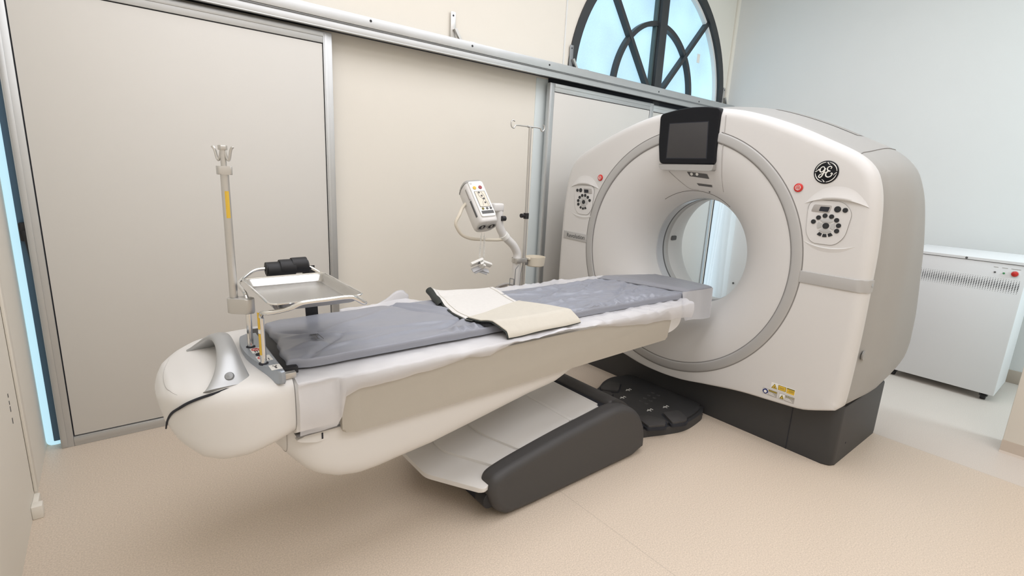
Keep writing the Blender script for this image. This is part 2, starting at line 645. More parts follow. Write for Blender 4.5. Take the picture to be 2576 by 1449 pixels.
obj('frame', arc_strip(WR-.085, WR, YB-.012, YB+.07), 'frame_k', win)
obj('frame_bead', arc_strip(WR-.115, WR-.083, YB+.02, YB+.06, 95, 180), M['wall_r'], win)
obj('mullion', MB().box((WCX-.055, YB-.02, 1.9), (WCX+.055, YB+.07, WCZ+WR-.03), .004), 'frame_k', win)
obj('mullion_edge', MB().box((WCX-.078, YB+.02, 1.9), (WCX-.056, YB+.06, WCZ+WR-.05)), mat('green_black_edge', (.07, .10, .10), .4), win)
obj('inner_arc', arc_strip(.655, .70, YB+.01, YB+.06, 2, 178, sx=.93), 'frame_k', win)
for s, (ex, ez) in ((-1, (3.66, 3.25)), (1, (5.30, 3.24))):
    a = Vector((WCX+s*.09, 0, WCZ+.05))
    b = Vector((ex, 0, ez))
    d = (b-a).normalized()
    n_ = Vector((d.z, 0, -d.x))*.02
    obj('glazing_bar', MB().prism([((p+q).x, (p+q).z) for p, q in ((a, n_), (b, n_), (b, -n_), (a, -n_))], XZ, YB+.005, YB+.06), 'frame_k', win)
N = 40
for nm, lo, hi in (('pane', 0, N//2), ('pane', N//2, N)):
    arc = [(WCX-(WR-.04)*cos(pi*i/N), WCZ+(WR-.04)*sin(pi*i/N)) for i in range(lo, hi+1)]
    arc = arc+[(WCX, WCZ-.1), (arc[0][0], WCZ-.1)] if lo == 0 else arc+[(arc[-1][0], WCZ-.1), (WCX, WCZ-.1)]
    obj(nm, MB().prism(arc, XZ, YB+.065, YB+.072), 'sky', win, label='frosted bluish glass')
obj('maker_mark', MB().box((5.20, YB+.060, 2.80), (5.25, YB+.0645, 2.89)), 'label', win)

# glazed door behind the sliding leaves
gd = thing('door_4', (WCX, YB+.1, 0), 'glazed outer door mostly hidden behind the closed sliding leaves', 'door')
gd['kind'] = 'structure'
obj('pane', MB().box((WCX-WR, YB+.075, .03), (WCX+WR, YB+.085, WCZ-.1)), 'skyb', gd)
for x in (WCX-WR, WCX-.05, WCX+WR-.03):
    obj('stile', MB().box((x, YB+.03, 0), (x+.03, YB+.075, WCZ)), 'frame_k', gd)
obj('daylight_strip', MB().box((2.85, YB-.004, 0), (3.19, YB, 2.29)), mat('painted_daylight', (0.72, 0.785, 0.79), 0.6), kind='structure')  # bluish daylight leaking past the leaf, painted onto the wall as a strip

ld = thing('window_2', (XL+.03, YB, 0), 'narrow strip of bright glazing and blue frame left of the big sliding panel', 'window')
ld['kind'] = 'structure'
obj('pane', MB().prism(roundpoly([(XL+.001, -.0), (XL+.075, .0), (XL+.075, 2.6), (XL+.001, 2.6)], .03), XZ, YB-.012, YB-.004), 'skyb', ld)
obj('frame', MB().box((XL+.033, YB-.035, .03), (XL+.12, YB-.012, 2.6), .003), 'frame_b', ld)
hd = obj('handle', MB().box((XL+.036, YB-.06, 1.08), (XL+.07, YB-.035, 1.17), .008).tube([(XL+.055, YB-.055, 1.13), (XL+.06, YB-.065, 1.09), (XL+.066, YB-.062, .98)], lambda t: .013-.006*t, 10, smooth=4), 'black', ld)


# sliding leaves: aluminium frames around plain boards
def leaf(name, x0, x1, z1, y0, label):
    t = thing(name, ((x0+x1)/2, y0, 0), label, 'sliding door')
    t['kind'] = 'structure'
    w = .052
    for nm, a, b in (('stile', (x0, 0), (x0+w, z1)), ('stile', (x1-w, 0), (x1, z1)), ('rail', (x0+w, 0), (x1-w, w)), ('rail', (x0+w, z1-w-.012), (x1-w, z1))):
        mb = MB().box((a[0], y0, a[1]), (b[0], y0+.042, b[1]), .0025)
        if nm == 'stile':
            mb.box((a[0]+.006, y0-.004, a[1]+.01), (a[0]+.026, y0+.001, b[1]-.01), .001)
        else:
            mb.box((a[0], y0-.004, b[1]-.03), (b[0], y0+.001, b[1]-.006), .001)
        obj(nm, mb, 'alu', t)
    g = .005
    obj('gasket', MB().box((x0+w, y0+.014, w), (x1-w, y0+.03, z1-w-.01)), 'gap', t)
    obj('board', MB().box((x0+w+g, y0+.006, w+g), (x1-w-g, y0+.02, z1-w-.012-g), .001), 'panel', t)
    return t


leaf('door_1', -.318, 1.148, 2.276, 3.247, 'large plain sliding leaf in an aluminium frame filling the left of the wall')
leaf('door_2', 2.936, 4.335, 2.256, 3.247, 'sliding leaf standing between the drip pole and the scanner ring')
leaf('door_3', 4.322, 5.735, 2.256, 3.272+.018, 'sliding leaf at the far corner seen through the scanner bore')

rl = thing('door_track', (2.7, 3.2, 2.285), 'long aluminium sliding door track running across the back wall under the arched window', 'door track')
obj('fascia', MB().box((XL+.002, 3.188, 2.338), (XR-.03, 3.30, 2.398), .002), 'alu', rl)
obj('channel', MB().box((XL+.002, 3.202, 2.288), (XR-.03, 3.215, 2.332), .002).box((XL+.002, 3.212, 2.322), (XR-.03, 3.32, 2.338)).box((XL+.002, 3.198, 2.286), (XR-.03, 3.222, 2.292), .001), 'alu', rl)
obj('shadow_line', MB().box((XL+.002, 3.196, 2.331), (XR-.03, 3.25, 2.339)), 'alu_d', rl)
obj('blackout_board', MB().box((2.98, 3.312, 2.15), (XR-.04, 3.326, 2.40)), 'gap', rl)  # added board blocking the pane's glow so the gap above the leaves stays dark
obj('channel_shade', MB().box((XL+.002, 3.232, 2.296), (XR-.03, 3.30, 2.322)), 'gap', rl)  # shade inside the hollow channel, put in as a dark strip
for x in (.1, 1.37, 2.12, 2.86, 4.31, 5.02):
    obj('screw', MB().disc((x, 3.1885, 2.378-.006*(x-1.3)), (0, -1, 0), .008, 14, .0012), 'black', rl)

for k, (x, lab) in enumerate(((2.035, 'steel angle bracket above the track on the bare wall left of the arched window'),
                              (3.215, 'steel angle bracket at the lower left foot of the arched window'),
                              (5.705, 'steel angle bracket at the right foot of the arched window, in the corner'))):
    t = thing('angle_bracket', (x, 3.3, 2.4), lab, 'bracket', 'brackets holding the door track')
    y1 = 3.318
    obj('plate', MB().box((x-.02, y1-.006, 2.40), (x+.02, y1, 2.60), .001), 'alu_d' if k == 1 else 'satin', t)
    d = .06 if k < 2 else .06
    obj('brace', MB().prism([(x+.0, 2.485), (x+.018, 2.495), (x+.018+d, 2.405), (x-.002+d, 2.402)], XZ, y1-.03, y1-.01), 'satin', t)
    obj('foot', MB().box((x+.09, y1-.09, 2.398), (x+.14, y1-.02, 2.412), .002), 'satin', t)
    obj('screw', MB().disc((x, y1-.006, 2.575), (0, -1, 0), .007, 12, .001), 'gap', t)

# curtain hanging in the far corner backlit by an added glowing panel
sw = thing('corner_glow', (XR, 3.15, 0), 'added glowing panel on the right wall that backlights the corner drape', 'window')
sw['kind'] = 'structure'
obj('pane', MB().box((XR-.012, 3.06, .10), (XR-.006, 3.285, 2.1)), 'glowpane', sw)  # glowing face of the added panel
obj('stile', MB().box((XR-.016, 3.285, .0), (XR-.002, 3.33, 2.2)), 'frame_k', sw)  # dark edge of the added glowing panel


def curtain_pt(i, j, off=0.0):
    u = i/69
    z = 0.03+2.15*j/39
    y = 3.285-.305*u+.02*(z-.9)*u
    bulge = .018+.085*sin(pi*min(1, u*.62))**1.5*(.8+.2*sin(z*2))
    k = u-.30+.16*(1.0-z)          # slanting gathered folds
    fold = .016*math.exp(-(k/.045)**2)+.013*math.exp(-((k-.13)/.03)**2)+.0015*sin(u*26+z*3)*u
    if u > .93:
        bulge *= 1-((u-.93)/.07)*.75
    return (XR-bulge-fold+off, y, z)


cu = MB().grid(lambda i, j: curtain_pt(i, j), 70, 40)
cuo = obj('curtain', cu, 'curtain', label='white drape hanging in the far corner, seen through the scanner bore', cat='curtain', sharp=80)
sc = obj('wall_anchor', MB().disc((XR-.004, 2.911, .361), (-1, 0, 0), .012, 14, .004), 'ink', label='small dark screw head on the right wall seen low through the scanner bore', cat='screw')

# ------------------------------------------------------------------ UPS / power cabinet
up = thing('power_cabinet', (5.3, .77, 0), 'white metal cabinet on castors with a red push button and a band of vent holes', 'cabinet')
UX, UY0, UY1, UZ0, UZ1 = 5.05, .43, 1.125, .055, 1.045
obj('body', MB().box((UX, UY0, UZ0), (UX+.5, UY1, UZ1), .006), 'ups', up)
obj('lid', MB().prism([(UX-.006, UZ1+.003), (UX-.006, UZ1+.022), (UX+.05, UZ1+.04), (UX+.506, UZ1+.04), (UX+.506, UZ1+.003)], XZ, UY0-.008, UY1+.008, .002), 'ups', up)
hm = MB()
cnt = 0
HC = []
for r in range(9):
    for c in range(46):
        y = UY0+.03+c*(UY1-UY0-.06)/45
        z = .838+r*.0118
        rad = (.0018, .0028, .0037, .0044, .0046, .0044, .0037, .0028, .0018)[r]
        HC.append((y, z, rad))
for y, z, rad in HC:
    hm.add([(UX-.0006, y+rad*cos(k*pi/4), z+rad*sin(k*pi/4)) for k in range(8)], [tuple(range(8))])
obj('vent_holes', hm, 'hole', up, recalc=False, flat=True)
b_ = obj('button_ring', MB().cyl((UX-.004, .494, .981), (UX, .494, .981), .024, 24), 'ups', up)
obj('red_button', MB().lathe([(.0005, .016), (.014, .015), (.019, .011), (.019, 0)], (UX-.001, .494, .981), (-1, 0, 0), 24), 'red', b_, label='red round push button')
for y, m_ in ((.552, 'green'), (.60, 'ink')):
    obj('indicator', MB().disc((UX, y, .976), (-1, 0, 0), .0065, 14, .003), m_, up)
obj('lock', MB().disc((UX-.006, .773, UZ1+.012), (-1, 0, 0), .008, 14, .002), 'ink', up)
for y, w in ((.552, .03), (.60, .025), (.494, .05)):
    obj('caption', MB().box((UX-.0008, y-w/2, 1.012), (UX, y+w/2, 1.016)), 'tgrey', up)
for x in (UX+.05, UX+.44):
    for y in (UY0+.06, UY1-.06):
        c_ = obj('castor', MB().cyl((x, y-.016, .027), (x, y+.016, .027), .026, 20), 'black', up)
        obj('fork', MB().box((x-.018, y-.024, .03), (x+.018, y-.018, .056)).box((x-.018, y+.018, .03), (x+.018, y+.024, .056)).box((x-.025, y-.026, .05), (x+.025, y+.026, .056)), 'dark2', c_)
# ------------------------------------------------------------------ scanner gantry
GY, GZ, GX = 1.885, 1.047, 2.90
ga = thing('ct_gantry', (3.3, GY, 0), 'big white ring-shaped body scanner with a round bore and grey sides on a charcoal base', 'scanner')
half = [(0, 1.965), (.236, 1.945), (.407, 1.908), (.612, 1.838), (.80, 1.756), (.936, 1.69), (1.014, 1.624), (1.052, 1.548), (1.077, 1.436), (1.095, 1.24), (1.10, 1.048),
        (1.103, .80), (1.10, .55), (1.094, .40), (1.086, .372), (1.066, .360), (1.00, .333), (.947, .313), (.89, .300), (.734, .288), (.562, .275), (.34, .241), (.17, .212), (0, .203)]
outl = [(a, b) for a, b in half]+[(-a, b) for a, b in half[-2:0:-1]]
dense = spl2(outl, 10)
angs = sorted((atan2(b-GZ, a) % (2*pi), sqrt(a*a+(b-GZ)**2)) for a, b in dense)
angs = [(angs[-1][0]-2*pi, angs[-1][1])]+angs+[(angs[0][0]+2*pi, angs[0][1])]
NA = 288
OR = [lerp_tab(angs, 2*pi*i/NA) for i in range(NA)]
OP = [Vector((OR[i]*cos(2*pi*i/NA), OR[i]*sin(2*pi*i/NA), 0)) for i in range(NA)]
ON = []
for i in range(NA):
    t = OP[(i+1) % NA]-OP[i-1]
    ON.append(Vector((t.y, -t.x, 0)).normalized())
RO = .79


def gp(x, p):
    return (x, GY+p[0], GZ+p[1])


FR = .055
rows = []
for k in range(4):
    t = k/4
    rows.append(('lerp', t, GX))
for k in range(7):
    a = pi/2*k/6
    rows.append(('fil', a, None))
rows.append(('end', 0, GX+.085))


def front_pt(i, j):
    kind, t, x = rows[j]
    C_ = Vector((RO*cos(2*pi*i/NA), RO*sin(2*pi*i/NA), 0))
    gapw = (OP[i]-C_).length
    f = min(FR, .45*gapw)*(1-.75*smooth((-ON[i].y-.35)/.4))
    inn = OP[i]-ON[i]*f
    if kind == 'lerp':
        p = C_.lerp(inn, t)
        return gp(x+.004*0, p)
    if kind == 'fil':
        p = inn+ON[i]*f*sin(t)
        return gp(GX+f*(1-cos(t)), p)
    return gp(x, OP[i])


obj('front_cover', MB().grid(front_pt, NA, len(rows), True, False), 'white', ga, sharp=60)
# funnel from ring to bore
RB, XB = .362, 3.21


def funnel(r_in, a):   # a: 0 at ring .. pi/2 at bore
    return (GX+.004+(XB-GX)*(1-cos(a)), r_in-(r_in-RB)*sin(a))


fun = [funnel(.735, pi/2*k/20) for k in range(21)]
obj('front_funnel', MB().lathe([(.80, GX+.006), (.75, GX+.005)][:0]+[(r, x) for x, r in fun], (0, GY, GZ), (1, 0, 0), 128), 'white', ga, sharp=60)


def ring_sweep(prof, a0, a1, n=140):
    """prof: closed (r, x) section; angle measured from straight up, clockwise towards -Y"""
    mb = MB()
    A = [radians(a0+(a1-a0)*i/n) for i in range(n+1)]
    mb.grid(lambda i, j: (prof[j][1], GY-prof[j][0]*sin(A[i]), GZ+prof[j][0]*cos(A[i])), n+1, len(prof), False, True)
    k = len(prof)
    N0 = len(mb.v)-(n+1)*k
    mb.f.append(tuple(N0+j for j in range(k)))
    mb.f.append(tuple(N0+n*k+j for j in range(k))[::-1])
    return mb


rsec = [(.732, GX+.03), (.732, GX+.001), (.734, GX-.003), (.742, GX-.005), (.780, GX-.005), (.787, GX-.003), (.79, GX-.0005), (.79, GX+.03)]
obj('trim_ring', ring_sweep(rsec, 15.2, 345), 'silver_d', ga, sharp=50)
obj('ring_seam', ring_sweep([(.789, GX+.01), (.789, GX-.0015), (.7945, GX-.0015), (.7945, GX+.01)], 16.2, 344.5).add(*(lambda q: (q.v, q.f))(ring_sweep([(.7275, GX+.02), (.7275, GX+.0015), (.733, GX+.0005), (.733, GX+.02)], 16.2, 344.5))), 'seam', ga)
# bore
bo = obj('bore_liner', MB().lathe([(RB, XB-.002), (RB-.004, XB+.004), (RB-.002, XB+.03), (RB-.002, XB+.075)], (0, GY, GZ), (1, 0, 0), 96), 'clear', ga)
obj('scan_window', MB().lathe([(RB-.001, XB+.073), (RB-.003, XB+.08), (RB-.003, XB+.088)], (0, GY, GZ), (1, 0, 0), 96), 'ink', bo, label='dark line of the scan window')
obj('scan_window_band', MB().lathe([(RB-.002, XB+.088), (RB-.002, XB+.125), (RB-.006, XB+.13), (RB-.006, XB+.14)], (0, GY, GZ), (1, 0, 0), 96), 'silver_d', bo)
rear = [(RB-.004, XB+.14), (RB-.004, 3.42)]+[(RB+.29*(1-cos(a)), 3.42+.36*sin(a)) for a in [pi/2*k/12 for k in range(13)]]
obj('rear_funnel', MB().lathe(rear, (0, GY, GZ), (1, 0, 0), 96), 'white', ga, sharp=60)
obj('lamp_window', MB().prism(rrect(3.378, GZ+.02, 3.44, GZ+.055, .012), lambda a, b, d: (a, GY+d, b), RB-.014, RB+.004), 'ink', ga)
# grey side shell
depth_tab = [(.20, 3.10), (.318, 3.13), (.345, 3.33), (.374, 3.49), (.45, 3.65), (.55, 3.78), (.62, 3.81), (.80, 3.785), (.96, 3.73), (1.3, 3.61), (1.55, 3.53), (1.8, 3.49), (2.0, 3.47)]


def shell_pt(i, j):
    z = OP[i].y+GZ
    x0, x1 = GX+.078, lerp_tab(depth_tab, z)
    nb = 14
    if j <= nb:
        t = j/nb
        x = x0+(x1-.07-x0)*t
        off = -.026+.026*smooth(t*7)+.05*smooth((x-x0)/.38)*smooth((z-.3)/.25)
        p = OP[i]+ON[i]*off
    else:
        a = pi/2*(j-nb)/6
        off = .05*smooth((z-.3)/.25)
        f = .07
        x = x1-.07+f*sin(a)
        p = OP[i]+ON[i]*(off-f*(1-cos(a)))
    return gp(x, p)


obj('side_shell', MB().grid(shell_pt, NA, 21, True, False), 'lgrey', ga, sharp=60)


def back_pt(i, j):
    e = Vector(shell_pt(i, 20))
    r = (3.78, GY+.652*cos(2*pi*i/NA), GZ+.652*sin(2*pi*i/NA))
    return e.lerp(Vector(r), j/6)


obj('rear_cover', MB().grid(back_pt, NA, 7, True, False), 'lgrey', ga, sharp=60)


def shell_line(i, k0=0, k1=20, r=.0022, lift=.001):
    pts = []
    for j in range(k0, k1+1):
        p = Vector(shell_pt(i, j))
        n_ = Vector((0, ON[i].x, ON[i].y))
        pts.append(p+n_*lift)
    return MB().tube(pts, r, 6)


i_right = min(range(NA), key=lambda i: (OP[i]-Vector((-.93, 1.70-GZ, 0))).length)
i_top = min(range(NA), key=lambda i: (OP[i]-Vector((.10, 1.96-GZ, 0))).length)
obj('shell_seam', shell_line(i_right), 'seam', ga)
obj('shell_seam', shell_line(i_top), 'seam', ga)
# dark rebate between the white front and the grey shell
obj('rebate', MB().grid(lambda i, j: gp((GX+.06, GX+.10)[j], OP[i]-ON[i]*.006), NA, 2, True, False), 'seam', ga)
# dark air vent strip on the top of the shell
vm = MB()
vi = [i for i in range(NA) if -.80 < OP[i].x < -.32 and OP[i].y > 0]
vm.grid(lambda a, b: tuple(Vector(shell_pt(vi[a], 10+b))+Vector((0, ON[vi[a]].x, ON[vi[a]].y))*.002), len(vi), 4)
obj('top_vent', vm, mat('vent_grey', (.30, .29, .27), .6), ga)
obj('cap', MB().cyl((3.06, .773, .655), (3.06, .781, .655), .026, 24), 'lgrey', ga)
# base
bs = obj('base', MB().prism(roundpoly([(2.99, .80), (3.735, .80), (3.735, 2.96), (2.99, 2.96)], .05), XY, 0.0, .355, .012), 'dark2', ga)
obj('base_seam', MB().box((2.987, 1.040, .0), (2.9935, 1.044, .33)), 'gap', bs)
obj('base_hole', MB().disc((3.16, .80, .10), (0, -1, 0), .006, 12, .001), 'gap', bs)
# horizontal silver bands
XF = GX-.002
rb = obj('side_band', MB().prism([(GX+.01, 1.097), (GX-.006, 1.097), (GX-.006, .840)]+[(GX+.055-.061*cos(radians(a)), .840-.061*sin(radians(a))) for a in range(10, 91, 10)]+[(GX+.084, .779), (GX+.084, .80), (GX+.055, .80), (GX+.03, .83), (GX+.01, .86)], lambda a, b, d: (a, b, d), 1.008, 1.072, .003), 'silver_d', ga, sharp=30)
obj('band_screw', MB().cyl((GX+.062, .7805, 1.045), (GX+.062, .7765, 1.045), .009, 14), 'silver', rb)
lb = obj('name_band', MB().prism([(2.674, 1.012), (2.674, 1.073), (2.93, 1.080), (2.93, 1.019)], YZ, GX-.006, GX+.02, .002), 'silver_d', ga)
obj('name_lettering', text_mb('Revolution', .046, (GX-.0065, 2.792, 1.046), (0, -1, 0), (0, 0, 1), bold=.0004), 'ink', lb, flat=True, recalc=False)

# display on top
mo = obj('display_bezel', MB().rprism(roundpoly([(2.0751, 1.6202), (2.0983, 1.7524), (2.1074, 1.9342), (1.9893, 1.9554), (1.8883, 1.9645), (1.7873, 1.9615), (1.6813, 1.9483), (1.6803, 1.8029), (1.6833, 1.6202)], .03, 5), YZ, GX-.012, GX+.085, .010, 6, (1, 0)), 'blackgloss', ga, sharp=50, wn=True)
obj('screen', MB().prism([(2.0196, 1.6585), (2.0236, 1.8696), (1.756, 1.8696), (1.7389, 1.6585)], YZ, GX-.0135, GX-.008, .001), 'screen', mo)
obj('screen_edge', MB().prism([(2.0246, 1.6535), (2.0287, 1.8746), (1.751, 1.8746), (1.7338, 1.6535)], YZ, GX-.0128, GX-.008), 'gap', mo)
obj('display_lip', MB().prism(roundpoly([(2.0751, 1.6192), (1.6843, 1.6192), (1.6843, 1.6171), (1.6894, 1.5818), (2.067, 1.5818), (2.0751, 1.6171)], .022, 5), YZ, GX-.011, GX+.06, .003), 'lgrey', mo, wn=True)
# keystone panel below: thin seams, sensor slots
FU = lambda y, z, off=-.0015: (lambda r: ((GX+.004+(XB-GX)*(1-sqrt(max(0, 1-min(1, ((.735-r)/(.735-RB)))**2))))+off if r < .735 else GX+off, y, z))(sqrt((y-GY)**2+(z-GZ)**2))


def on_funnel(pts, r=.0018, k=6):
    P = []
    for (a, b), (c, d) in zip(pts, pts[1:]):
        for s in range(k):
            P.append(FU(a+(c-a)*s/k, b+(d-b)*s/k))
    P.append(FU(*pts[-1]))
    return MB().tube(P, r, 6)


obj('keystone_seam', on_funnel([(2.03, 1.575), (1.985, 1.53), (1.93, 1.475), (1.905, 1.463), (1.86, 1.462)], .0016), 'softseam', ga)
obj('keystone_seam', MB().tube([(GX-.0015, 1.651, 1.905), (GX-.002, 1.645, 1.80), (GX-.0015, 1.645, 1.70), FU(1.646, 1.62), FU(1.648, 1.56), FU(1.65, 1.50), FU(1.652, 1.46)], .0016, 6), 'softseam', ga)
obj('bore_arc', MB().tube([FU(GY-.41*sin(radians(a)), GZ+.41*cos(radians(a)), -.001) for a in range(-34, 40, 2)], .0022, 6), 'seam', ga)


def patch(poly, off=-.003, k=8):
    """small flat plate laid on the funnel surface; poly = 4 corners (y,z)"""
    (a, b), (c, d), (e, f), (g, h) = poly
    mb = MB()

    def P(u, v, o):
        y = (a*(1-u)+c*u)*(1-v)+(g*(1-u)+e*u)*v
        z = (b*(1-u)+d*u)*(1-v)+(h*(1-u)+f*u)*v
        return FU(y, z, o)
    mb.grid(lambda i, j: P(i/k, j/2, off), k+1, 3)
    return mb


sl = obj('sensor_slot', patch([(1.90, 1.575), (1.755, 1.563), (1.745, 1.535), (1.885, 1.548)]), 'ink', ga)
for y in (1.868, 1.828):
    c_ = FU(y, 1.562, -.004)
    obj('sensor_lens', MB().disc(c_, (-1, 0, -.4), .010, 14, .002), 'label', sl)
obj('microphone_slot', patch([(1.85, 1.505), (1.735, 1.498), (1.735, 1.485), (1.84, 1.491)]), 'ink', ga)
obj('sensor_dot', MB().disc(FU(1.775, 1.455, -.002), (-1, 0, -.5), .005, 10, .002), 'ink', ga)

# control panels
WP = lambda y, z, d=0: (GX-.001-d, y, z)


def keypad(cy, cz, s):
    """s=+1: the right-hand panel; -1 mirrors it"""
    def P(u, v):      # u right in the photo (-Y), v up
        return (cy-u*s, cz+v)
    t = obj('control_panel', MB().prism([P(*p) for p in roundpoly([(-.104, .115), (.06, .113), (.108, .065), (.094, -.06), (.055, -.108), (-.055, -.108), (-.09, -.06)], .055, 6)], YZ, GX-.004, GX+.005, .002), 'white', ga)
    obj('panel_seam', MB().tube([WP(*P(*p), .0018) for p in roundpoly([(-.104, .115), (.06, .113), (.108, .065), (.094, -.06), (.055, -.108), (-.055, -.108), (-.09, -.06)], .055, 6)], .0013, 6, True), 'seam', t)
    d = obj('readout', MB().prism([P(*p) for p in roundpoly([(-.083, .055), (-.073, .092), (.012, .092), (.004, .052)], .008)], YZ, GX-.006, GX, .001), 'tgrey', t)
    obj('readout_window', MB().prism([P(*p) for p in roundpoly([(-.045, .06), (-.040, .083), (.004, .083), (-.002, .058)], .004)], YZ, GX-.0072, GX), 'gap', d)
    for u, v, r in ((.040, .075, .0155), (.075, .073, .012), (-.062, .003, .0115), (-.041, .026, .0115), (-.012, .038, .0115), (.019, .036, .0115), (.045, .02, .0115), (.058, -.006, .0115), (.054, -.034, .0115), (0, -.013, .0155)):
        obj('key', MB().cyl(WP(*P(u, v), .002), WP(*P(u, v), .007), r, 20), 'btn', t)
    for a0 in (245, 272, 300):
        pts = []
        for k in range(5):
            a = radians(a0-10+5*k)
            pts.append(P(.062*cos(a), -.013+.058*sin(a)))
        for k in range(5):
            a = radians(a0+10-5*k)
            pts.append(P(.044*cos(a), -.013+.042*sin(a)))
        obj('key', MB().prism(pts, YZ, GX-.007, GX, .001), 'btn', t)
    for a0, w in ((90, 48), (270, 48), (0, 30), (180, 30)):
        pts = []
        for k in range(9):
            a = radians(a0-w+2*w*k/8)
            pts.append(P(.042*cos(a), -.013+.037*sin(a)))
        for k in range(9):
            a = radians(a0+w-2*w*k/8)
            pts.append(P(.022*cos(a), -.013+.021*sin(a)))
        obj('rocker_key', MB().prism(pts, YZ, GX-.0062, GX, .001), 'key_g', t)
    return t


keypad(1.015, 1.335, 1)
keypad(2.735, 1.335, -1)


# scooped brows over and under the panels
def brow(cy, s, z, w, hh, out):
    mb = MB()
    nu, nv = 25, 9

    def P(i, j):
        u = -1+2*i/(nu-1)
        v = j/(nv-1)
        e = max(0, 1-abs(u)**2.6)
        y = cy-s*(u*w+.01)
        zz = z+hh*v*e-.035*(u*s if s > 0 else u)*0-.025*abs(u)**2*(1 if hh > 0 else -1)
        x = GX+.0005-out*e*smooth(v*9)*(1-v)**1.3
        return (x, y, zz)
    return mb.grid(P, nu, nv)


for cy, s in ((1.0, 1), (2.73, -1)):
    obj('panel_brow', brow(cy, s, 1.452, .15, .075, .020), 'white', ga, sharp=80)
    obj('panel_lip', brow(cy, s, 1.212, .13, -.030, .007), 'white', ga, sharp=80)

# emergency stops
for y, z in ((1.181, 1.508), (2.586, 1.512)):
    e = obj('emergency_stop', MB().lathe([(.0005, .008), (.018, .0075), (.0225, .005), (.023, 0)], (GX-.001, y, z), (-1, 0, 0), 28), 'red', ga, label='red emergency stop button')
    obj('stop_mark', MB().tube([(GX-.0092, y+.013*cos(radians(a)), z+.013*sin(radians(a))) for a in range(0, 360, 20)], .0011, 6, True).tube([(GX-.0092, y+.012, z+.004), (GX-.0092, y, z-.012), (GX-.0092, y-.012, z+.004)], .001, 6).tube([(GX-.0092, y+.008, z+.005), (GX-.0092, y-.008, z+.005)], .001, 6).tube([(GX-.0092, y, z+.005), (GX-.0092, y, z-.006)], .001, 6), 'label', e)

# round monogram badge
BY, BZ = 1.060, 1.592
bd = obj('badge', MB().lathe([(.0005, .004), (.055, .004), (.058, .002), (.058, 0)], (GX-.001, BY, BZ), (-1, 0, 0), 48), 'blackgloss', ga, label='round black badge with a white script monogram')
BX = GX-.0057


def bp(u, v):
    return (BX, BY-u*.058, BZ+v*.058)


rg = MB()
for a0, a1 in ((8, 82), (98, 172), (188, 262), (278, 352)):
    rg.tube([bp(.86*cos(radians(a0+(a1-a0)*k/16)), .86*sin(radians(a0+(a1-a0)*k/16))) for k in range(17)], lambda t: .0022*sin(pi*min(1, .12+t*.88))**.5, 6)
for q in range(4):
    a = radians(45+90*q)
    c0 = (.74*cos(a+.5), .74*sin(a+.5))
    rg.tube([bp(.86*cos(a+.78), .86*sin(a+.78)), bp(.72*cos(a+.62), .72*sin(a+.62)), bp(.68*cos(a+.40), .68*sin(a+.40))], lambda t: .0026*(1-t*.7), 6, smooth=5)
obj('badge_ring', rg, 'label', bd)
gm = MB()
strokes = [
    [(-.16, .30), (-.22, .44), (-.40, .42), (-.52, .22), (-.46, .02), (-.30, .02), (-.16, .18), (-.10, .34), (-.16, .0), (-.26, -.30), (-.42, -.48), (-.54, -.40), (-.44, -.22), (-.20, -.10), (.02, .0)],
    [(.34, .30), (.40, .44), (.26, .50), (.10, .40), (.08, .22), (.22, .10), (.34, .10), (.16, .08), (.02, -.10), (.04, -.32), (.22, -.42), (.42, -.34), (.52, -.14), (.46, -.06), (.40, -.14)],
    [(-.62, .12), (-.55, .22), (-.46, .16)],
]
for s_ in strokes:
    gm.tube([bp(*p) for p in s_], lambda t: .0022+.0012*sin(pi*t)**2, 8, smooth=6)
obj('monogram', gm, 'label', bd)

# warning stickers low on the cover
ws = lambda pts, m_, x, par, nm: obj(nm, MB().prism(pts, YZ, GX-x, GX+.001), m_, par)


def wt(y0, z0, k, u, v):   # sticker-local (u right, v up), tilted with the lower edge of the cover
    return (y0-u, z0+v)


def sticker(y0, z0, w, h, base, nm='warning_sticker'):
    W0, H0 = (.155, .048) if w > .1 else (.090, .040)
    P = lambda u, v: (y0-u*w/W0, z0+v*h/H0)
    t = ws([P(0, 0), P(W0, 0), P(W0, H0), P(0, H0)], base, .0014, ga, nm)
    return t, P


t, P = sticker(1.146, .369, .131, .036, 'label')
ws([P(.003, .004), P(.043, .004), P(.023, .044)], 'olive', .0018, t, 'triangle')
ws([P(.009, .008), P(.037, .008), P(.023, .037)], 'yellow', .0021, t, 'triangle_fill')
ws([P(.020, .012), P(.027, .012), P(.027, .021), P(.020, .021)], 'ink', .0024, t, 'hazard_mark')
ws([P(.047, .006), P(.099, .006), P(.099, .044), P(.047, .044)], 'olive', .0018, t, 'notice_border')
ws([P(.050, .009), P(.096, .009), P(.096, .041), P(.050, .041)], 'yellow', .0021, t, 'notice')
ws([P(.103, .003), P(.153, .003), P(.153, .036), P(.103, .036)], 'yellow', .0018, t, 'notice')
ws([P(.103, .036), P(.153, .036), P(.153, .045), P(.103, .045)], 'olive', .0019, t, 'notice_header')
for k, (a, b) in enumerate(((.058, .09), (.056, .088), (.115, .148), (.118, .15))):
    ws([P(a, .018+.009*(k % 2)), P(b, .018+.009*(k % 2)), P(b, .0205+.009*(k % 2)), P(a, .0205+.009*(k % 2))], 'olive', .0025, t, 'print_line')
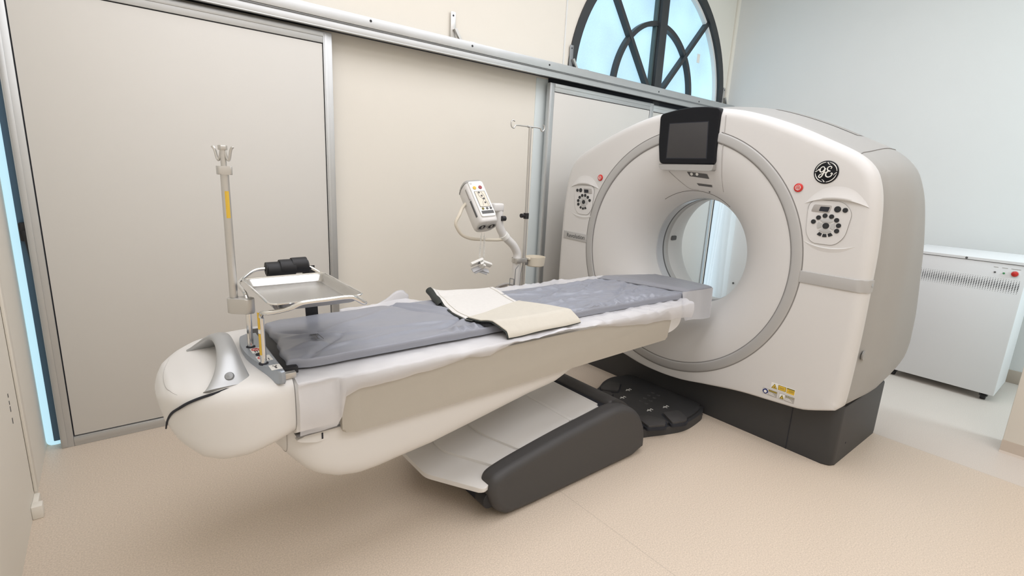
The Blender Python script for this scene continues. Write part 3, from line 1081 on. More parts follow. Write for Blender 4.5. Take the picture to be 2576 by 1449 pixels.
for (y0, z0, k) in ((1.188, .322, 0), (1.094, .322, 1)):
    t, P = sticker(y0, z0, .083, .036, 'tgrey')
    ws([P(.002, .003), P(.034, .003), P(.034, .037), P(.002, .037)], 'label', .0018, t, 'pictogram_field')
    if k == 0:
        c = P(.018, .020)
        obj('mandatory_sign', MB().disc((GX-.0014, c[0], c[1]), (-1, 0, 0), .0155, 24, .0012), 'lblue', t)
        obj('sign_figure', MB().disc((GX-.0025, c[0], c[1]-.001), (-1, 0, 0), .0085, 16, .001), 'label', t)
    else:
        ws([P(.004, .005), P(.032, .005), P(.018, .033)], 'olive', .0021, t, 'triangle')
        ws([P(.012, .010), P(.024, .010), P(.018, .022)], 'yellow', .0024, t, 'triangle_fill')
    ws([P(.037, .027), P(.087, .027), P(.087, .037), P(.037, .037)], 'olive', .0018, t, 'notice_header')
    obj('header_lettering', text_mb('CAUTION', .010, (GX-.0019, P(.062, .032)[0], P(.062, .032)[1]), (0, -1, 0), (0, 0, 1)), 'yellow' if k == 0 else 'label', t, flat=True, recalc=False)
    for q in range(3):
        ws([P(.038, .006+.006*q), P(.080-.008*q, .006+.006*q), P(.080-.008*q, .0085+.006*q), P(.038, .0085+.006*q)], 'label', .0018, t, 'print_line')

# ------------------------------------------------------------------ foot switch pad on the floor
fp = thing('foot_switch_pad', (2.7, GY, 0), 'flat charcoal floor pad with four foot pedals between table base and scanner', 'foot pedal pad')
pad = [(2.262, 1.68), (2.30, 1.625), (2.41, 1.588), (2.52, 1.545), (2.62, 1.515), (2.70, 1.508), (2.79, 1.515), (2.90, 1.535), (2.96, 1.575), (2.985, 1.63), (2.985, 2.16), (2.96, 2.21), (2.84, 2.245), (2.72, 2.225), (2.60, 2.17), (2.50, 2.15), (2.32, 2.14), (2.265, 2.08)]
pd = spl2(pad, 4)
obj('pad_body', MB().prism(pd, XY, .0, .052, .014, 3).prism([((a-2.62)*.95+2.625, (b-1.84)*.93+1.84) for a, b in pd], XY, .045, .066, .006, 2), 'dark2', fp)
for q in ([(2.385, 1.585), (2.49, 1.535), (2.545, 1.575), (2.49, 1.69), (2.42, 1.70)], [(2.55, 1.53), (2.64, 1.497), (2.685, 1.51), (2.735, 1.61), (2.615, 1.645)],
          [(2.55, 2.09), (2.58, 2.135), (2.705, 2.165), (2.755, 2.10), (2.635, 2.02)], [(2.44, 2.02), (2.46, 2.07), (2.53, 2.09), (2.575, 2.02), (2.54, 1.99)]):
    p = obj('pedal', MB().prism(roundpoly(q, .018), XY, .05, .082, .006), 'dark', fp)
    cx, cy_ = sum(a for a, b in q)/len(q), sum(b for a, b in q)/len(q)
    obj('pedal_gap', MB().prism(roundpoly([((a-cx)*1.12+cx, (b-cy_)*1.12+cy_) for a, b in q], .018), XY, .05, .0672), 'gap', fp)
for cx, cy_, d in ((2.60, 1.73, 0), (2.73, 1.70, 0), (2.735, 2.01, 1), (2.60, 1.95, 1)):
    g = MB()
    g.box((cx-.03, cy_-.003, .0662), (cx+.01, cy_+.003, .0672)).box((cx-.012, cy_-.018, .0662), (cx-.006, cy_+.012, .0672)).box((cx+.014, cy_-.012, .0662), (cx+.02, cy_+.008, .0672))
    obj('pedal_symbol', g, 'label', fp, flat=True)
for k in range(8):
    cx, cy_ = 2.66+.06*(k % 4), 1.80+.045*(k//4)+.012*(k % 4)
    obj('grip_stud', MB().lathe([(.0005, .0025), (.009, .002), (.013, 0)], (cx, cy_, .066), (0, 0, 1), 12), 'dark', fp)
# ------------------------------------------------------------------ patient table
ta = thing('patient_table', (1.6, GY, 0), 'long white scanner couch with taupe side panel, silver push handle and a charcoal foot', 'scanner table')
foot = [(1.163, .139), (1.161, .175), (1.181, .219), (1.248, .242), (1.382, .266), (1.607, .299), (1.831, .324), (1.947, .336), (2.03, .33), (2.11, .30), (2.18, .245), (2.225, .175), (2.245, .11), (2.25, .03), (2.24, .0), (1.32, .0), (1.26, .008), (1.21, .045), (1.18, .09)]
FO = spl2(foot[:14], 4, False)+[(2.15, .0), (1.9, .0), (1.6, .0), (1.40, .0), (1.33, .003)]+spl2(foot[16:], 3, False)
for y0, y1 in ((1.50, 1.605), (2.165, 2.27)):
    obj('foot_cover', MB().rprism(FO, XZ, y0, y1, .035, 6), 'dark', ta, sharp=50, wn=True)
obj('foot_bridge', MB().prism(spl2([(1.988, .30), (1.992, .325), (2.015, .341), (2.06, .338), (2.13, .30), (2.20, .23), (2.24, .12), (2.25, .01)], 4, False)+[(2.10, .01), (2.02, .25)], XZ, 1.58, 2.19, .012, 3), 'dark', ta)
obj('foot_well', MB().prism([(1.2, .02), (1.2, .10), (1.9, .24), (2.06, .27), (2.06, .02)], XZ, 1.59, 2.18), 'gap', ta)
LID = lambda x: .2+(x-1.17)*.157


def plate(name, pts, z0, z1, m_='white2', bev=.004):
    return obj(name, MB().prism(pts, lambda a, b, d: (a, b, LID(a)+d), z0, z1, bev), m_, ta)


CY = 1.91
mir = lambda L: L+[(a, 2*CY-b) for a, b in L[::-1]]
plate('lift_panel', roundpoly(mir([(1.78, 1.598), (1.25, 1.572), (1.135, 1.515), (1.00, 1.79)]), .03), -.034, -.012)
plate('lift_panel', roundpoly(mir([(1.80, 1.60), (1.262, 1.572), (1.14, 1.86)]), .03), -.04, .001)
plate('lift_panel', roundpoly(mir([(1.742, 1.60), (1.40, 1.575), (1.340, 1.83)]), .05), -.02, .012)
plate('lift_panel', mir([(1.742, 1.60), (1.722, 1.60)]), -.01, .0145)
plate('lift_panel', mir([(1.93, 1.60), (1.748, 1.60)]), -.02, .007)
plate('slot_gap', mir([(2.03, 1.60), (1.931, 1.60)]), -.05, -.012, 'gap', 0)
plate('slot_plate', mir([(1.958, 1.63), (1.937, 1.63)]), -.03, -.002)
obj('lift_arm', MB().prism([(1.05, .18), (1.75, .27), (1.60, .50), (.90, .48)], XZ, 2.03, 2.15, .01), 'white2', ta)
obj('wheel', MB().cyl((1.185, 1.535, .10), (1.185, 1.60, .10), .04, 20), 'black', ta)

# lower hull
hb = [(.325, .66), (.333, .62), (.345, .597), (.357, .572), (.404, .512), (.44, .470), (.48, .437), (.549, .402), (.623, .386), (.70, .388), (.80, .400), (.916, .412), (1.138, .453), (1.423, .508), (1.58, .53), (1.687, .577), (1.8, .62), (2.0, .64), (2.30, .65)]
hx = [p[0] for p in hb]
HXS = [.327+(2.3-.327)*(k/69)**1.7 for k in range(70)]


def hull_pt(i, j):
    x = HXS[i]
    bot = lerp_tab(hb, x)
    hw = .312*(1-(max(0, (.55-x)/.2235))**2.6)**(1/2.6) if x < .55 else .312
    hw = max(hw, .02)
    a = pi*j/30
    y = CYT-hw*(abs(cos(a))**.24)*(1 if cos(a) > 0 else -1)
    z = .70-(.70-bot)*abs(sin(a))**.26
    return (x, y, z)


CYT = 1.885
hm = MB().grid(hull_pt, 70, 31)
hm.f.append(tuple(69*31+j for j in range(31)))
obj('lower_hull', hm, 'white2', ta, sharp=60)
obj('hull_seam', MB().tube([tuple(Vector(hull_pt(9, j))+Vector((0, -.0005, 0))) for j in range(0, 16)], .0014, 6), 'softseam', ta)
obj('hull_latch', MB().prism(spl2([(.405, .617), (.44, .600), (.48, .592), (.52, .602), (.535, .622), (.47, .632)], 4), XZ, 1.575, 1.60, .002), 'white2', ta)
obj('latch_slit', MB().box((.484, 1.573, .600), (.489, 1.58, .622)), 'gap', ta)
obj('body_shade', MB().box((.403, 1.5612, .6335), (.56, 1.60, .6365)), 'seam', ta)  # thin shade under the body edge, laid in as a dark strip
# upper body and taupe side panel
obj('table_body', MB().prism([(1.60, .632), (1.568, .65), (1.562, .70), (1.562, .79), (1.575, .815), (1.60, .826), (2.17, .826), (2.195, .815), (2.208, .79), (2.208, .65), (2.17, .632)], lambda a, b, d: (d, a, b), .403, 2.40, .0015), 'white2', ta, sharp=50)
sp = []
for x0, x1, z1 in ((.545, .60, .80),):
    pass
obj('side_panel', MB().prism(roundpoly([(.545, .617), (.60, .606), (1.2, .611), (2.405, .632), (2.428, .76), (2.40, .80), (.62, .80), (.60, .817), (.553, .817), (.545, .80)], .012), XZ, 1.545, 1.566, .009, 3), 'taupe', ta)
obj('panel_bump', MB().rprism(roundpoly([(.545, .752), (.60, .768), (.61, .795), (.592, .815), (.56, .818), (.545, .80)], .02), XZ, 1.5375, 1.565, .008, 4), 'taupe', ta)
# nose
NT = [(.058, .755), (.07, .782), (.09, .806), (.14, .828), (.20, .845), (.28, .853), (.402, .855)]
NB = [(.058, .745), (.07, .69), (.10, .635), (.15, .590), (.20, .575), (.27, .580), (.34, .604), (.402, .632)]


def nose_pt(i, j, grow=0.0, n=40):
    t = i/29
    x = .402-(.402-.058)*(sin(t*pi/2)**1.0)
    x = .402-.354*t if False else x
    top, bot = lerp_tab(NT, x), lerp_tab(NB, x)
    hw = .326*max(0.0, 1-((.402-x)/.3445)**2.6)**(1/2.3)+.0005
    a = 2*pi*j/n
    ex, ey = .37, .40
    y = CYT-(hw+grow)*abs(cos(a))**ex*(1 if cos(a) > 0 else -1)
    zc = (top+bot)/2
    z = zc+((top-bot)/2+grow)*abs(sin(a))**ey*(1 if sin(a) > 0 else -1)
    return (x, y, z)


nm_ = MB().grid(lambda i, j: nose_pt(i, j, 0, 64), 30, 64, False, True)
nm_.f.append(tuple(29*64+j for j in range(64)))
nm_.f.append(tuple(range(64)))
no = obj('nose_cover', nm_, 'white2', ta, sharp=70)
obj('nose_seam', MB().tube([(.4025, p[1], p[2]) for p in [nose_pt(0, j, -.0005, 64) for j in range(64)]], .0013, 6, True), 'seam', no)
# split line between the lid and the near bumper
from mathutils.bvhtree import BVHTree
bv = BVHTree.FromPolygons(nm_.v, nm_.f)


def drop(x, y, lift=.0):
    h = bv.ray_cast(Vector((x, y, 1.2)), Vector((0, 0, -1)))
    return h[0]+Vector((0, 0, lift)) if h[0] else Vector((x, y, .8))


def seam_on_nose(pts, r0, m_, n=8):
    P = spline([Vector((a, b, 0)) for a, b in pts], 6)
    return obj('lid_seam', MB().tube([drop(p.x, p.y, -.0005) for p in P], lambda t: r0*(.25+.75*sin(pi*(.08+.84*t))), n), m_, no)


obj('lid_seam', MB().tube([(.070, 1.765, .675), (.075, 1.748, .708), (.086, 1.715, .744), (.105, 1.680, .771), (.126, 1.655, .792), (.157, 1.637, .808), (.192, 1.625, .818), (.24, 1.619, .829), (.30, 1.616, .837)], lambda t: .0045*(.25+.75*sin(pi*(.1+.8*t))), 8, smooth=5), 'gap', no)
seam_on_nose([(.112, 2.02), (.092, 1.95), (.083, 1.88), (.083, 1.80), (.092, 1.745), (.105, 1.71)], .0013, 'softseam')
seam_on_nose([(.10, 2.06), (.15, 2.125), (.25, 2.14)], .0018, 'softseam')

# silver push handle
hp = [(1.628, .826), (1.652, .848), (1.688, .873), (1.732, .897), (1.782, .912), (1.838, .917), (1.893, .910), (1.942, .890), (1.98, .864), (2.01, .838)]
hp = spl2(hp, 5, False)


def handle_pt(i, j, n=24):
    t = i/(len(hp)-1)
    y, z = hp[i]
    y0, z0 = hp[max(0, i-1)]
    y1, z1 = hp[min(len(hp)-1, i+1)]
    T = Vector((0, y1-y0, z1-z0)).normalized()
    Nn = Vector((0, -T.z, T.y))
    w = .028+.042*abs(2*t-1)**2.2
    th = .014
    xc = .252-.02*abs(2*t-1)**2
    a = 2*pi*j/n
    return Vector((xc+w*cos(a), y, z))+Nn*(th*sin(a)*(1+.0*t))


hmb = MB().grid(lambda i, j: handle_pt(i, j), len(hp), 24, False, True)
hmb.f.append(tuple(range(24)))
hmb.f.append(tuple((len(hp)-1)*24+j for j in range(24)))
hdl = obj('push_handle', hmb, 'silver', ta, sharp=60)
obj('handle_button', MB().lathe([(.0005, .006), (.011, .005), (.0135, 0), (.0135, -.01)], (.236, 1.640, .858), (-.25, -.72, .62), 20), 'alu_d', hdl)

# silver socket plate
PZ = .874
pl = [(.378, 1.562), (.362, 1.560), (.345, 1.60), (.325, 1.67), (.312, 1.75), (.31, 1.84), (.318, 1.93), (.335, 1.985), (.355, 1.997), (.388, 1.997)]
sk = obj('socket_plate', MB().prism(spl2(pl[:-1], 4, False)+[pl[-1]], XY, .83, PZ, .007, 3), 'bluesilver', ta)
for y in (1.655, 1.745, 1.838):
    obj('socket', MB().cyl((.337 if y != 1.745 else .347, y, PZ-.002), (.337 if y != 1.745 else .347, y, PZ+.002), .0145, 20), 'gap', sk)


def flat_label(cx, cy, w, h, ang, m_='label', z=PZ+.0008):
    c, s = cos(ang), sin(ang)
    return MB().prism([(cx+c*a-s*b, cy+s*a+c*b) for a, b in ((-w, -h), (w, -h), (w, h), (-w, h))], XY, PZ-.0005, z)


for cy_ in (1.79, 1.70):
    L = obj('warning_label', flat_label(.349, cy_, .021, .026, .0), 'label', sk)
    obj('prohibition_ring', MB().tube([(.343+.011*cos(a), cy_+.008+.011*sin(a), PZ+.0012) for a in [k*pi/8 for k in range(16)]], .0016, 6, True).tube([(.335, cy_, PZ+.0012), (.351, cy_+.016, PZ+.0012)], .0014, 6), 'red', L)
    obj('print_line', MB().box((.336, cy_-.020, PZ+.0005), (.340, cy_-.006, PZ+.0014)).box((.343, cy_-.022, PZ+.0005), (.346, cy_-.006, PZ+.0014)).box((.350, cy_-.022, PZ+.0005), (.353, cy_-.004, PZ+.0014)).box((.358, cy_-.022, PZ+.0005), (.361, cy_-.004, PZ+.0014)), 'ink', L, flat=True)
L = obj('patient_label', flat_label(.360, 1.605, .016, .022, .0), 'label', sk)
obj('lying_figure', MB().box((.357, 1.598, PZ), (.363, 1.612, PZ+.0014)).disc((.360, 1.594, PZ), (0, 0, 1), .003, 10, .0014).box((.354, 1.612, PZ), (.357, 1.619, PZ+.0014)).box((.363, 1.612, PZ), (.366, 1.619, PZ+.0014)), 'ink', L, flat=True)
obj('black_tray', MB().box((.376, 1.618, .80), (.432, 2.10, .858), .003), 'black', ta)
obj('clip', MB().box((.380, 1.578, .836), (.415, 1.598, .856), .003), 'satin', ta)
# cradle end reaching into the bore
obj('cradle', MB().prism(spl2([(2.38, .642), (2.44, .640), (2.52, .648), (2.58, .672), (2.605, .71), (2.605, .76)], 5, False)+[(2.60, .828), (2.38, .828)], XZ, 1.595, 2.175, .014, 3).prism([(2.5, .79), (2.9, .80), (2.9, .825), (2.5, .825)], XZ, 1.66, 2.10, .01), 'white2', ta)


# ------------------------------------------------------------------ plastic sheet over the couch
def wr(x, y, s=1.0):
    return (noise.noise(Vector((x*9*s, y*15*s, 1.7)))*.5+noise.noise(Vector((x*24*s+y*14, y*26*s, 4.1)))*.35)


edge = [(.405, .645), (.535, .648), (.553, .752), (.605, .768), (.73, .770), (.93, .780), (1.04, .796), (1.15, .781), (1.26, .812), (1.57, .833), (1.765, .81), (1.94, .785), (2.12, .765), (2.42, .753), (2.60, .74)]
ps = MB()
SX, SY = 150, 46


def sheet_pt(i, j):
    x = .408+(2.615-.408)*i/(SX-1)
    t = j/(SY-1)
    zt = .836
    if t < .30:       # hanging down the near side
        k = t/.30
        ze = lerp_tab(edge, x)+.006*noise.noise(Vector((x*14, 0, 0)))
        z = ze+(zt-.012-ze)*k
        y = 1.5315+.002*(1-k)-.008*sin(pi*k)+.004*noise.noise(Vector((x*11, z*9, 3)))
        if x < .535:
            y += .012
    elif t < .42:     # rounding the edge
        k = (t-.30)/.12
        y = 1.5315+.0615*k
        z = zt-.012+.012*sin(k*pi/2)
    elif t < .85:
        k = (t-.42)/.43
        y = 1.593+(2.16-1.593)*k
        z = zt
    else:
        k = (t-.85)/.15
        y = 2.16+.09*k
        z = zt+.004*sin(k*9)+(.022*smooth((x-.8)/.25)*smooth((1.25-x)/.12)+.02*smooth((x-1.5)/.3))*k-.02*k*(1-smooth((x-.7)/.2))
    inner = smooth((y-1.59)/.03)*smooth((2.15-y)/.03)
    z += .011*wr(x, y, 1.4)*(1 if .1 < t else .3)*(1-.93*inner)
    z += .012*(1-inner)*smooth((x-1.5)/.1)*noise.noise(Vector((x*20+y*30, y*22, 6)))*smooth((t-.15)/.1)
    return (x, y, z)


ps.grid(sheet_pt, SX, SY)
obj('plastic_sheet', ps, 'sheet', label='thin translucent plastic sheet covering the couch top under the blue-grey mattress', cat='plastic sheet', sharp=180)


# ------------------------------------------------------------------ mattress
MX0, MX1 = .432, 2.90
MTOP = lambda x: .872+.004*sin(x*2.0)-.012*smooth((x-2.45)/.45)
nl = [(.445, 1.640), (.50, 1.622), (1.0, 1.615), (2.3, 1.612), (2.55, 1.60), (2.90, 1.60)]
fl = [(.445, 2.10), (.50, 2.125), (1.0, 2.13), (2.5, 2.13), (2.70, 2.10), (2.85, 2.06), (2.90, 2.04)]


def crease(x, y):
    h = 0
    # long diagonal creases
    for (x0, y0, dx, dy, w, a, ln) in ((1.02, 2.06, .55, -1, .012, -.006, .22), (1.10, 2.02, .75, -1, .010, .006, .22), (.62, 1.70, 1, .35, .010, .004, .12), (.56, 1.85, 1, -.25, .010, .005, .12), (.55, 1.70, 1, 1.2, .012, -.005, .16), (1.75, 1.88, 1, .25, .012, .005, .25), (1.85, 1.95, 1, .55, .01, -.005, .22), (2.10, 1.86, 1, -.2, .012, .005, .3), (2.2, 1.98, 1, .5, .010, .005, .18), (1.68, 2.0, 1, -.35, .012, .005, .2), (1.72, 1.78, 1, .1, .012, .005, .3), (1.95, 2.06, 1, .12, .014, .005, .3), (2.3, 1.75, 1, .3, .012, .006, .25), (2.35, 1.85, 1, .55, .012, -.005, .2), (1.62, 1.72, 1, -.5, .014, -.005, .15), (.90, 1.72, 1, .1, .014, .004, .25), (.75, 1.95, 1, .5, .02, .003, .2), (.5, 1.74, 1, .1, .012, .006, .07), (.49, 1.93, 1, -.6, .012, -.006, .08), (1.12, 1.75, 1, .5, .010, -.006, .1), (1.0, 1.78, 1, -.2, .011, .004, .15)):
        L = sqrt(dx*dx+dy*dy)
        u = ((x-x0)*dx+(y-y0)*dy)/L
        v = ((x-x0)*-dy+(y-y0)*dx)/L
        if abs(u) < ln*1.5:
            h += a*math.exp(-(v/w)**2)*math.exp(-(u/ln)**2)
    # puckered elastic near the front edge
    pk = math.exp(-((y-1.645)/.028)**2)*(smooth((x-.95)/.1)*smooth((1.25-x)/.05)+smooth((x-1.55)/.05)*smooth((2.45-x)/.1))
    h += .010*pk*noise.noise(Vector((x*38, y*10, 0)))
    h += .0035*noise.noise(Vector((x*5, y*9, 2)))
    h += .0035*noise.noise(Vector((x*13+y*9, y*11, 5)))*smooth((x-1.5)/.2)
    rdg = 1-abs(noise.noise(Vector((x*6-y*5, y*16+x*5, 7))))*2
    h += .0024*max(0, rdg)**3*smooth((x-1.5)/.2)
    return h


TH = .031
SEC = []            # cross-section, each (v across, height 0..1, weight of the creases)
NT_ = 84
SEC += [(k/6, 0.0, 0) for k in range(7)]
for k in range(1, 6):
    a_ = pi/2*k/6
    SEC.append((('f', 1-cos(a_)), .45+.55*sin(a_), .3))
SEC += [(1-.014*(1-2*k/NT_)-k/NT_*1.0, 1.0, 1) for k in range(NT_+1)]
for k in range(1, 6):
    a_ = pi/2*(6-k)/6
    SEC.append((('n', 1-cos(a_)), .45+.55*sin(a_), .3))
NXM, NYM = 330, len(SEC)


def mattress_pt(i, j):
    t = i/(NXM-1)
    x = MX0+(MX1-MX0)*t
    y0, y1 = lerp_tab(nl, x), lerp_tab(fl, x)
    y0 += .006*noise.noise(Vector((x*10, 3, 0)))
    v, hgt, wgt = SEC[j]
    if isinstance(v, tuple):
        y = (y1-.008*v[1]) if v[0] == 'f' else (y0+.008*v[1])
    else:
        y = y0+(y1-y0)*v
    u = min(t, 1-t)/.006
    e = sqrt(max(0.0, 1-(1-min(1, u))**2))
    z = MTOP(x)-TH+TH*hgt*(.45+.55*e)
    if wgt:
        z += crease(x, y)*wgt*2.4*smooth(u/6)
    edge_in = .032*(1-smooth(t*9))*(1-smooth((y-1.61)/.35))
    return (x-edge_in+.012*(1-smooth(t*14))*noise.noise(Vector((y*14, 0, 2))), y, z)


mm = MB().grid(mattress_pt, NXM, NYM, False, True)
mm.f.append(tuple(range(NYM)))
mm.f.append(tuple((NXM-1)*NYM+j for j in range(NYM)))
mt_ = thing('mattress', (1.6, 1.87, .84), 'long thin mattress in wrinkled blue-grey vinyl lying on the couch', 'mattress')
obj('cover', mm, 'vinyl', mt_, sharp=75)
# printed mark near the foot end
pm = MB()
pm.add(*(lambda q: (q.v, q.f))(text_mb('Tllms', .034, (.548, 1.815, MTOP(.545)+.0075), (0, -1, 0), (1, 0, 0), bold=.0007)))
for k, (a, b, c, d) in enumerate(((.566, 1.775, .566, 1.85), (.566, 1.85, .574, 1.862))):
    pm.tube([(a, b, MTOP(.54)+.0075), (c, d, MTOP(.54)+.0075)], .0012, 5)
# head section: a wedge with its own cover
HXN = 60


def head_pt(i, j, n=40):
    t = i/(HXN-1)
    a = 2*pi*j/n
    ca, sa = cos(a), sin(a)
    v = .5-.5*abs(ca)**.35*(1 if ca > 0 else -1)       # 0 near .. 1 far
    x0 = 2.44+.20*(1-v)**.8
    x = x0+(2.915-x0)*t
    y0, y1 = lerp_tab(nl, max(x, 2.5))-.004, lerp_tab(fl, max(x, 2.5))+.004
    y = y0+(y1-y0)*v
    th = .021*(smooth(t*7)*.85+.15)
    z = MTOP(x)+.003+th*abs(sa)**.35*(1 if sa > 0 else -.6)+.003*noise.noise(Vector((x*16, y*12, 9)))*max(0, sa)
    return (x, y, z)


hh_ = MB().grid(head_pt, HXN, 40, False, True)
hh_.f.append(tuple(range(40)))
hh_.f.append(tuple((HXN-1)*40+j for j in range(40)))
hs = obj('head_section', hh_, 'vinyl_d', mt_, sharp=75)


def flap_pt(i, j):
    x = 2.585+(2.92-2.585)*i/19
    k = j/11
    y = 1.594-.010*k*(1 if i < 18 else .6)+.002*sin(x*40)
    z0 = MTOP(x)+.012
    z1 = .700-.022*smooth((x-2.6)/.3)
    if i == 0:
        z1 = .725
    return (x+.03*k*(1-i/19), y, z0+(z1-z0)*k)


ff = MB().grid(flap_pt, 20, 12).grid(lambda i, j: tuple(Vector(flap_pt(i, j))+Vector((0, .002, 0))), 20, 12)
obj('side_flap', ff, 'flap', mt_, label='translucent vinyl flap hanging at the head end', sharp=80)
# thin end flap on the far end
obj('end_flap', MB().grid(lambda i, j: (2.918, 1.594+(2.04-1.594)*i/9, MTOP(2.9)+.01-(.18)*j/5), 10, 6).grid(lambda i, j: (2.921, 1.594+(2.04-1.594)*i/9, MTOP(2.9)+.01-(.18)*j/5), 10, 6), 'flap', mt_)
obj('printed_mark', pm, 'ink', mt_, recalc=False)

# ------------------------------------------------------------------ folded protective mat across the couch
LM = [(2.20, 1.245), (2.14, 1.235), (2.0, 1.20), (1.85, 1.165), (1.72, 1.16), (1.60, 1.20), (1.56, 1.25)]   # Y -> left X
RM = [(2.20, 1.64), (2.10, 1.625), (1.95, 1.575), (1.84, 1.55), (1.70, 1.62), (1.60, 1.66), (1.56, 1.68)]
LM, RM = LM[::-1], RM[::-1]


def mat_z(x, y):
    z = .880+.004*noise.noise(Vector((x*6, y*6, 8)))
    if y < 1.60:
        z = .880-.9*(1.60-y)
    return z


def slab(nu, nv, P, th):
    mb = MB()
    mb.grid(lambda i, j: P(i/(nu-1), j/(nv-1)), nu, nv)
    mb.grid(lambda i, j: tuple(Vector(P(i/(nu-1), j/(nv-1)))-Vector((0, 0, th))), nu, nv)
    rim = [(i, 0) for i in range(nu)]+[(nu-1, j) for j in range(nv)]+[(i, nv-1) for i in range(nu)][::-1]+[(0, j) for j in range(nv)][::-1]
    base = len(mb.v)-2*nu*nv
    idx = lambda q, l: base+l*nu*nv+q[0]*nv+q[1]
    for a, b in zip(rim, rim[1:]+rim[:1]):
        if a != b:
            mb.f.append((idx(a, 0), idx(b, 0), idx(b, 1), idx(a, 1)))
    return mb


mp_ = thing('protective_mat', (1.45, 1.85, .87), 'folded cream mat with a dark underside laid across the middle of the blue-grey mattress', 'mat')


def under_pt(u, v):
    y = 1.70+(2.19-1.70)*v
    x0, x1 = lerp_tab(LM, y), lerp_tab(RM, y)
    x = x0+(x1-x0)*u
    z = mat_z(x, y)+.004
    z += .018*smooth((y-2.10)/.07)*(1-u)**2+.020*(1-u)**12*smooth((y-1.95)/.1)
    return (x, y, z)


def upper_pt(u, v):
    y = 1.545+(1.86-1.545)*v
    x0, x1 = lerp_tab(LM, y), lerp_tab(RM, y)
    x = x0+(x1-x0)*u
    z = mat_z(x, y)+.013+.006*noise.noise(Vector((x*5, y*5, 1)))
    yy = y+.0
    if v > .0:
        yy = 1.545+((1.72+.13*u)-1.545)*v
        x0, x1 = lerp_tab(LM, yy), lerp_tab(RM, yy)
        x = x0+(x1-x0)*u
        z = mat_z(x, yy)+.016+.004*noise.noise(Vector((x*6, yy*5, 1)))
    z += .010*sin(pi*min(1, v*1.6))*(1-u)**6
    return (x, yy, z)


obj('lower_layer', slab(30, 30, under_pt, .003), 'mat_w', mp_, sharp=50, label='pale woven inner face of the mat')
obj('upper_layer', slab(30, 24, upper_pt, .004), 'mat_c', mp_, sharp=50, label='smooth cream outer face of the mat')


def sh(P, d, th, nu=30, nv=24):
    return slab(nu, nv, lambda u, v: tuple(Vector(P(u, v))-Vector((.008*(1-u), .0, d))), th)


obj('backing', MB().add(*(lambda q: (q.v, q.f))(sh(under_pt, .0035, .004))).add(*(lambda q: (q.v, q.f))(sh(upper_pt, .0045, .004))), 'mat_k', mp_, sharp=50, label='dark green backing')
obj('hem', MB().tube([tuple(Vector(under_pt(.06, v/20))+Vector((0, 0, .0012))) for v in range(21)], .0012, 6).tube([tuple(Vector(under_pt(.94, v/20))+Vector((0, 0, .0012))) for v in range(21)], .0012, 6), 'mat_c', mp_)
cl = [Vector(under_pt(0, v/10)) for v in range(6, 11)]
obj('curled_corner', MB().grid(lambda i, j: (cl[i].x-.028*sin(pi*j/9*1.1), cl[i].y, cl[i].z-.019+.019*cos(pi*j/9*1.1)), 5, 10), 'mat_k', mp_)

# ------------------------------------------------------------------ chrome tray stand, steel tray, strap, drip pole
st = thing('tray_stand', (.337, 1.745, PZ), 'bent chrome rod rack on two posts at the foot end of the couch', 'tray rack')
rr = .0072
far = [(.337, 1.838, PZ), (.337, 1.838, .98), (.337, 1.84, 1.035), (.338, 1.88, 1.058), (.340, 1.98, 1.062), (.348, 2.03, 1.064), (.385, 2.075, 1.080), (.42, 2.10, 1.092), (.47, 2.105, 1.094), (.60, 2.105, 1.094), (.645, 2.075, 1.075), (.66, 2.03, 1.060), (.66, 1.9, 1.056), (.655, 1.75, 1.056), (.648, 1.62, 1.056), (.640, 1.565, 1.060), (.625, 1.548, 1.066), (.595, 1.534, 1.086), (.57, 1.530, 1.094), (.50, 1.528, 1.094), (.43, 1.530, 1.092), (.40, 1.545, 1.076), (.365, 1.575, 1.062), (.343, 1.588, 1.058), (.336, 1.605, 1.054), (.336, 1.635, 1.045), (.337, 1.655, 1.02), (.337, 1.655, .97), (.337, 1.655, PZ)]
obj('rod_frame', MB().tube(far, rr, 12, smooth=4), 'chrome', st)
for y in (1.838, 1.655):
    obj('post', MB().cyl((.337, y, PZ), (.337, y, 1.025), .0092, 18), 'chrome', st)
for z0, z1, m_ in ((.905, .975, 'yellow'), (.977, .988, 'label'), (.990, 1.045, 'yellow')):
    mb = MB()
    R = .0099
    mb.grid(lambda i, j: (.337+R*cos(radians(165+75*i/8)), 1.655+R*sin(radians(165+75*i/8)), z0+(z1-z0)*j), 9, 2)
    obj('caution_label', mb, m_, st, recalc=False)
tr_ = thing('instrument_tray', (.49, 1.757, 1.063), 'shallow stainless steel tray resting on the chrome rod rack', 'tray')
TX0, TX1, TY0, TY1 = .345, .637, 1.558, 1.968


def tray_mesh():
    prof = [(.0, .006, .022), (.004, .004, .022), (.006, .0, .020), (.010, .0, .018), (.020, .0, -.001), (.026, -.0, -.004)]
    rings = []
    for ins, _, dz in prof:
        r = max(.008, .03-ins*.3)
        rings.append([(a, b, 1.066+dz) for a, b in rrect(TX0+ins, TY0+ins, TX1-ins, TY1-ins, r, 6)])
    mb = MB()
    k = len(rings[0])
    mb.grid(lambda i, j: rings[i][j], len(rings), k, False, True)
    mb.f.append(tuple((len(rings)-1)*k+j for j in range(k)))
    mb.grid(lambda i, j: (rings[i][j][0], rings[i][j][1], rings[i][j][2]-.0015), len(rings), k, False, True)
    mb.f.append(tuple(len(mb.v)-k+j for j in range(k)))
    return mb


obj('pan', tray_mesh(), 'steel', tr_, sharp=50, recalc=False)
obj('rim', MB().tube([(a, b, 1.0885) for a, b in rrect(TX0, TY0, TX1, TY1, .03, 6)], .003, 8, True), 'chrome', tr_)

